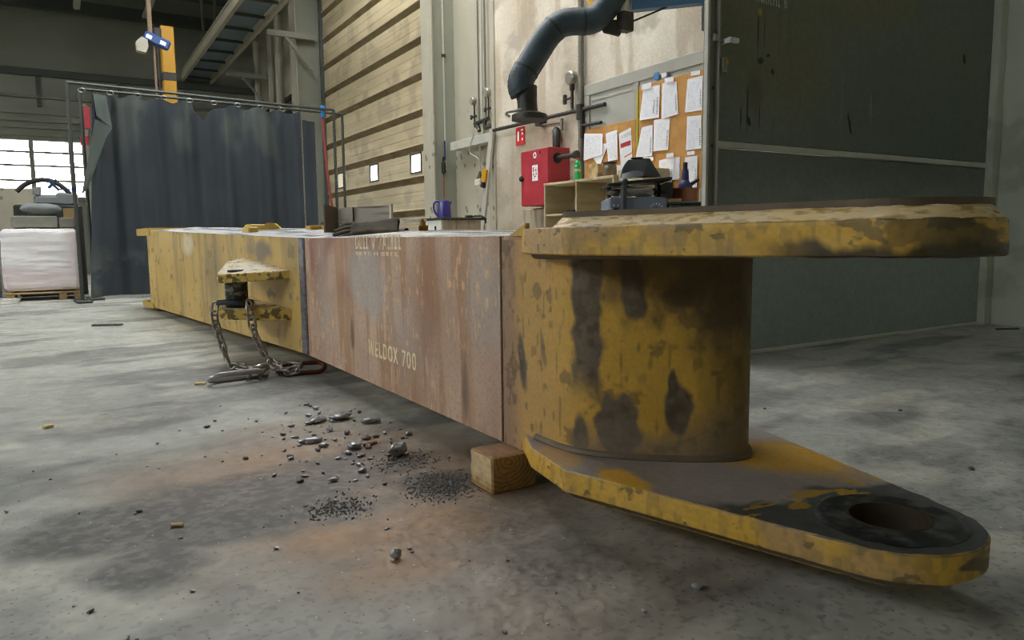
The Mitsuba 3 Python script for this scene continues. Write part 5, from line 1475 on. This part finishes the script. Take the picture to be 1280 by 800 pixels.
for y, x in ((19.2, 4.9), (20.6, 5.05), (22.0, 5.0)):
    single('wall_duct', cyl([x, y, 0], [x, y, 6.4], 0.09, 10), 'column_paint', {19.2: 'upright pipe on the far wall closest to the column', 20.6: 'upright pipe on the far wall, middle of three', 22.0: 'upright pipe on the far wall closest to the back wall'}[y], 'pipe', 'upright pipes on the far wall')
fp = thing('far_pipes', 'dark horizontal pipes running along the far wall behind the curtain', 'pipes')
for z in (3.75, 4.15, 4.5):
    obj('pipe', cyl([5.25, 17.4, z], [5.25, 23.9, z], 0.07, 8), 'dark_pipe', fp)

# ------------------------------------------------------------------ slag, chips and dust on the floor
EX = [(0.807, 2.883, 0.030, 'slag', 'smooth shiny oval slag drop, largest of the scatter beside the boom', 0.5),
      (1.02, 2.52, 0.034, 'slag', 'lumpy bright slag piece between the scatter and the timber block', 0.7),
      (0.667, 1.683, 0.015, 'slag', 'bright silvery slag bead alone on the rusty stain', 0.9),
      (1.188, 1.157, 0.013, 'slag', 'blue grey slag bead alone on the floor under the lug tip', 0.8),
      (0.915, 3.21, 0.04, 'slag', 'flat ragged slag cake in the middle of the scatter', 0.4),
      (1.02, 3.2, 0.042, 'slag', 'knobbly slag cake on the right of the flat ragged one', 0.5),
      (1.11, 3.05, 0.03, 'slag', 'grey slag lump near the shadow edge of the boom', 0.6),
      (0.92, 2.72, 0.035, 'slag', 'low heap of fused slag nearest the dark dust', 0.45)]
for i, (x, y, r, m_, lab, fl) in enumerate(EX):
    single('slag_lump', put(rock(r, 100 + i, fl, 2), M(np.eye(3), [x, y, 0])), m_, lab, 'slag lump', smooth=50)
single('cigarette_end', put(cyl([-0.012, 0, 0.006], [0.022, 0.004, 0.006], 0.006, 8), rotz(-0.6, (0.219, 2.22, 0))), 'wood_chip', 'pale cigarette end lying on the dark dust patch', 'cigarette end')
single('rust_flake', put(bx([-0.03, -0.008, 0], [0.03, 0.008, 0.012], 0.003), rotz(0.2, (0.985, 2.72, 0))), 'rust_chip', 'orange brown sliver lying among the slag', 'sliver')
for i, (x, y, l, lab) in enumerate(((0.612, 4.445, 0.03, 'pale yellow chip on the floor by the steel end ring'), (-0.11, 3.769, 0.02, 'pale yellow chip alone on the floor at the left'))):
    single('wood_chip', put(bx([-l, -0.012, 0], [l, 0.012, 0.014], 0.003), rotz(-0.5 + i, (x, y, 0))), 'wood_chip', lab, 'chip')
single('dark_batten', put(bx([-0.14, -0.03, 0], [0.14, 0.03, 0.02], 0.004), rotz(-0.5, (0.32, 8.24, 0))), 'slag_black', 'short dark strip of wood lying on the floor before the curtain', 'batten')
single('dark_batten', put(bx([-0.10, -0.02, 0], [0.10, 0.02, 0.012], 0.003), rotz(-0.4, (6.75, 3.1, 0))), 'slag_black', 'short dark strip lying on the floor at the foot of the right wall', 'batten')
shared = [[ply(rock(1.0, 40 + k, 0.6, 1), 'mat_' + m_, smooth=False) for k in range(4)] for m_ in ('slag', 'slag_black')]
g = np.random.default_rng(21)


def scatter(n, fx, rmin, rmax, label, group, name):
    for i in range(n):
        x, y = fx()
        r = rmin + (rmax - rmin) * g.random() ** 2.2
        m = rotz(g.uniform(0, 6.28), (x, y, 0))
        m[:3, :3] *= r
        key = numbered(name)
        scene[key] = {**shared[0 if g.random() < 0.6 else 1][g.integers(4)], 'to_world': T(m.tolist())}
        labels[key] = {'label': label, 'category': 'slag crumb', 'group': group}


def near_boom():
    while True:
        x, y = g.normal(0.9, 0.22), g.normal(2.85, 0.45)
        if x < 1.2 and 1.9 < y < 4.2:
            return x, y


scatter(130, near_boom, 0.004, 0.016, 'small slag crumb scattered on the floor along the rusty part of the boom', 'slag crumbs along the boom', 'slag_crumb')
scatter(60, lambda: (g.uniform(-0.5, 1.1), g.uniform(1.1, 3.3)), 0.003, 0.008, 'tiny slag crumb strewn over the open floor in front', 'slag crumbs over the open floor', 'slag_crumb')
scatter(14, lambda: (g.uniform(1.9, 4.5), g.uniform(1.0, 3.2)), 0.005, 0.012, 'tiny crumb on the bare floor before the gate', 'crumbs before the gate', 'slag_crumb')
# heap of black grinding dust by the block: uncountable
bits = []
for k in range(1500):
    cx, cy = ((1.02, 2.15), (1.04, 2.18), (0.99, 2.08), (0.66, 2.12), (1.02, 2.46))[k % 5]
    sx = (0.06, 0.04, 0.06, 0.05, 0.06)[k % 5]
    x, y = g.normal(cx, sx), g.normal(cy, sx)
    if x > 1.09 and 1.94 < y < 2.12:
        continue
    r = g.uniform(0.0015, 0.0042)
    b_ = trimesh.creation.icosahedron()
    v = np.array(b_.vertices) * r * g.uniform(0.75, 1.2, (12, 1)) + [x, y, r * 0.4]
    bits.append(trimesh.Trimesh(v, b_.faces, process=False))
key = single('slag_grit', cat(bits), 'slag_black', 'fine black grit heaped on the floor round the timber block', 'grit', smooth=False)
labels[key]['kind'] = 'stuff'
labels[key].pop('category')
labels[key]['category'] = 'grit'
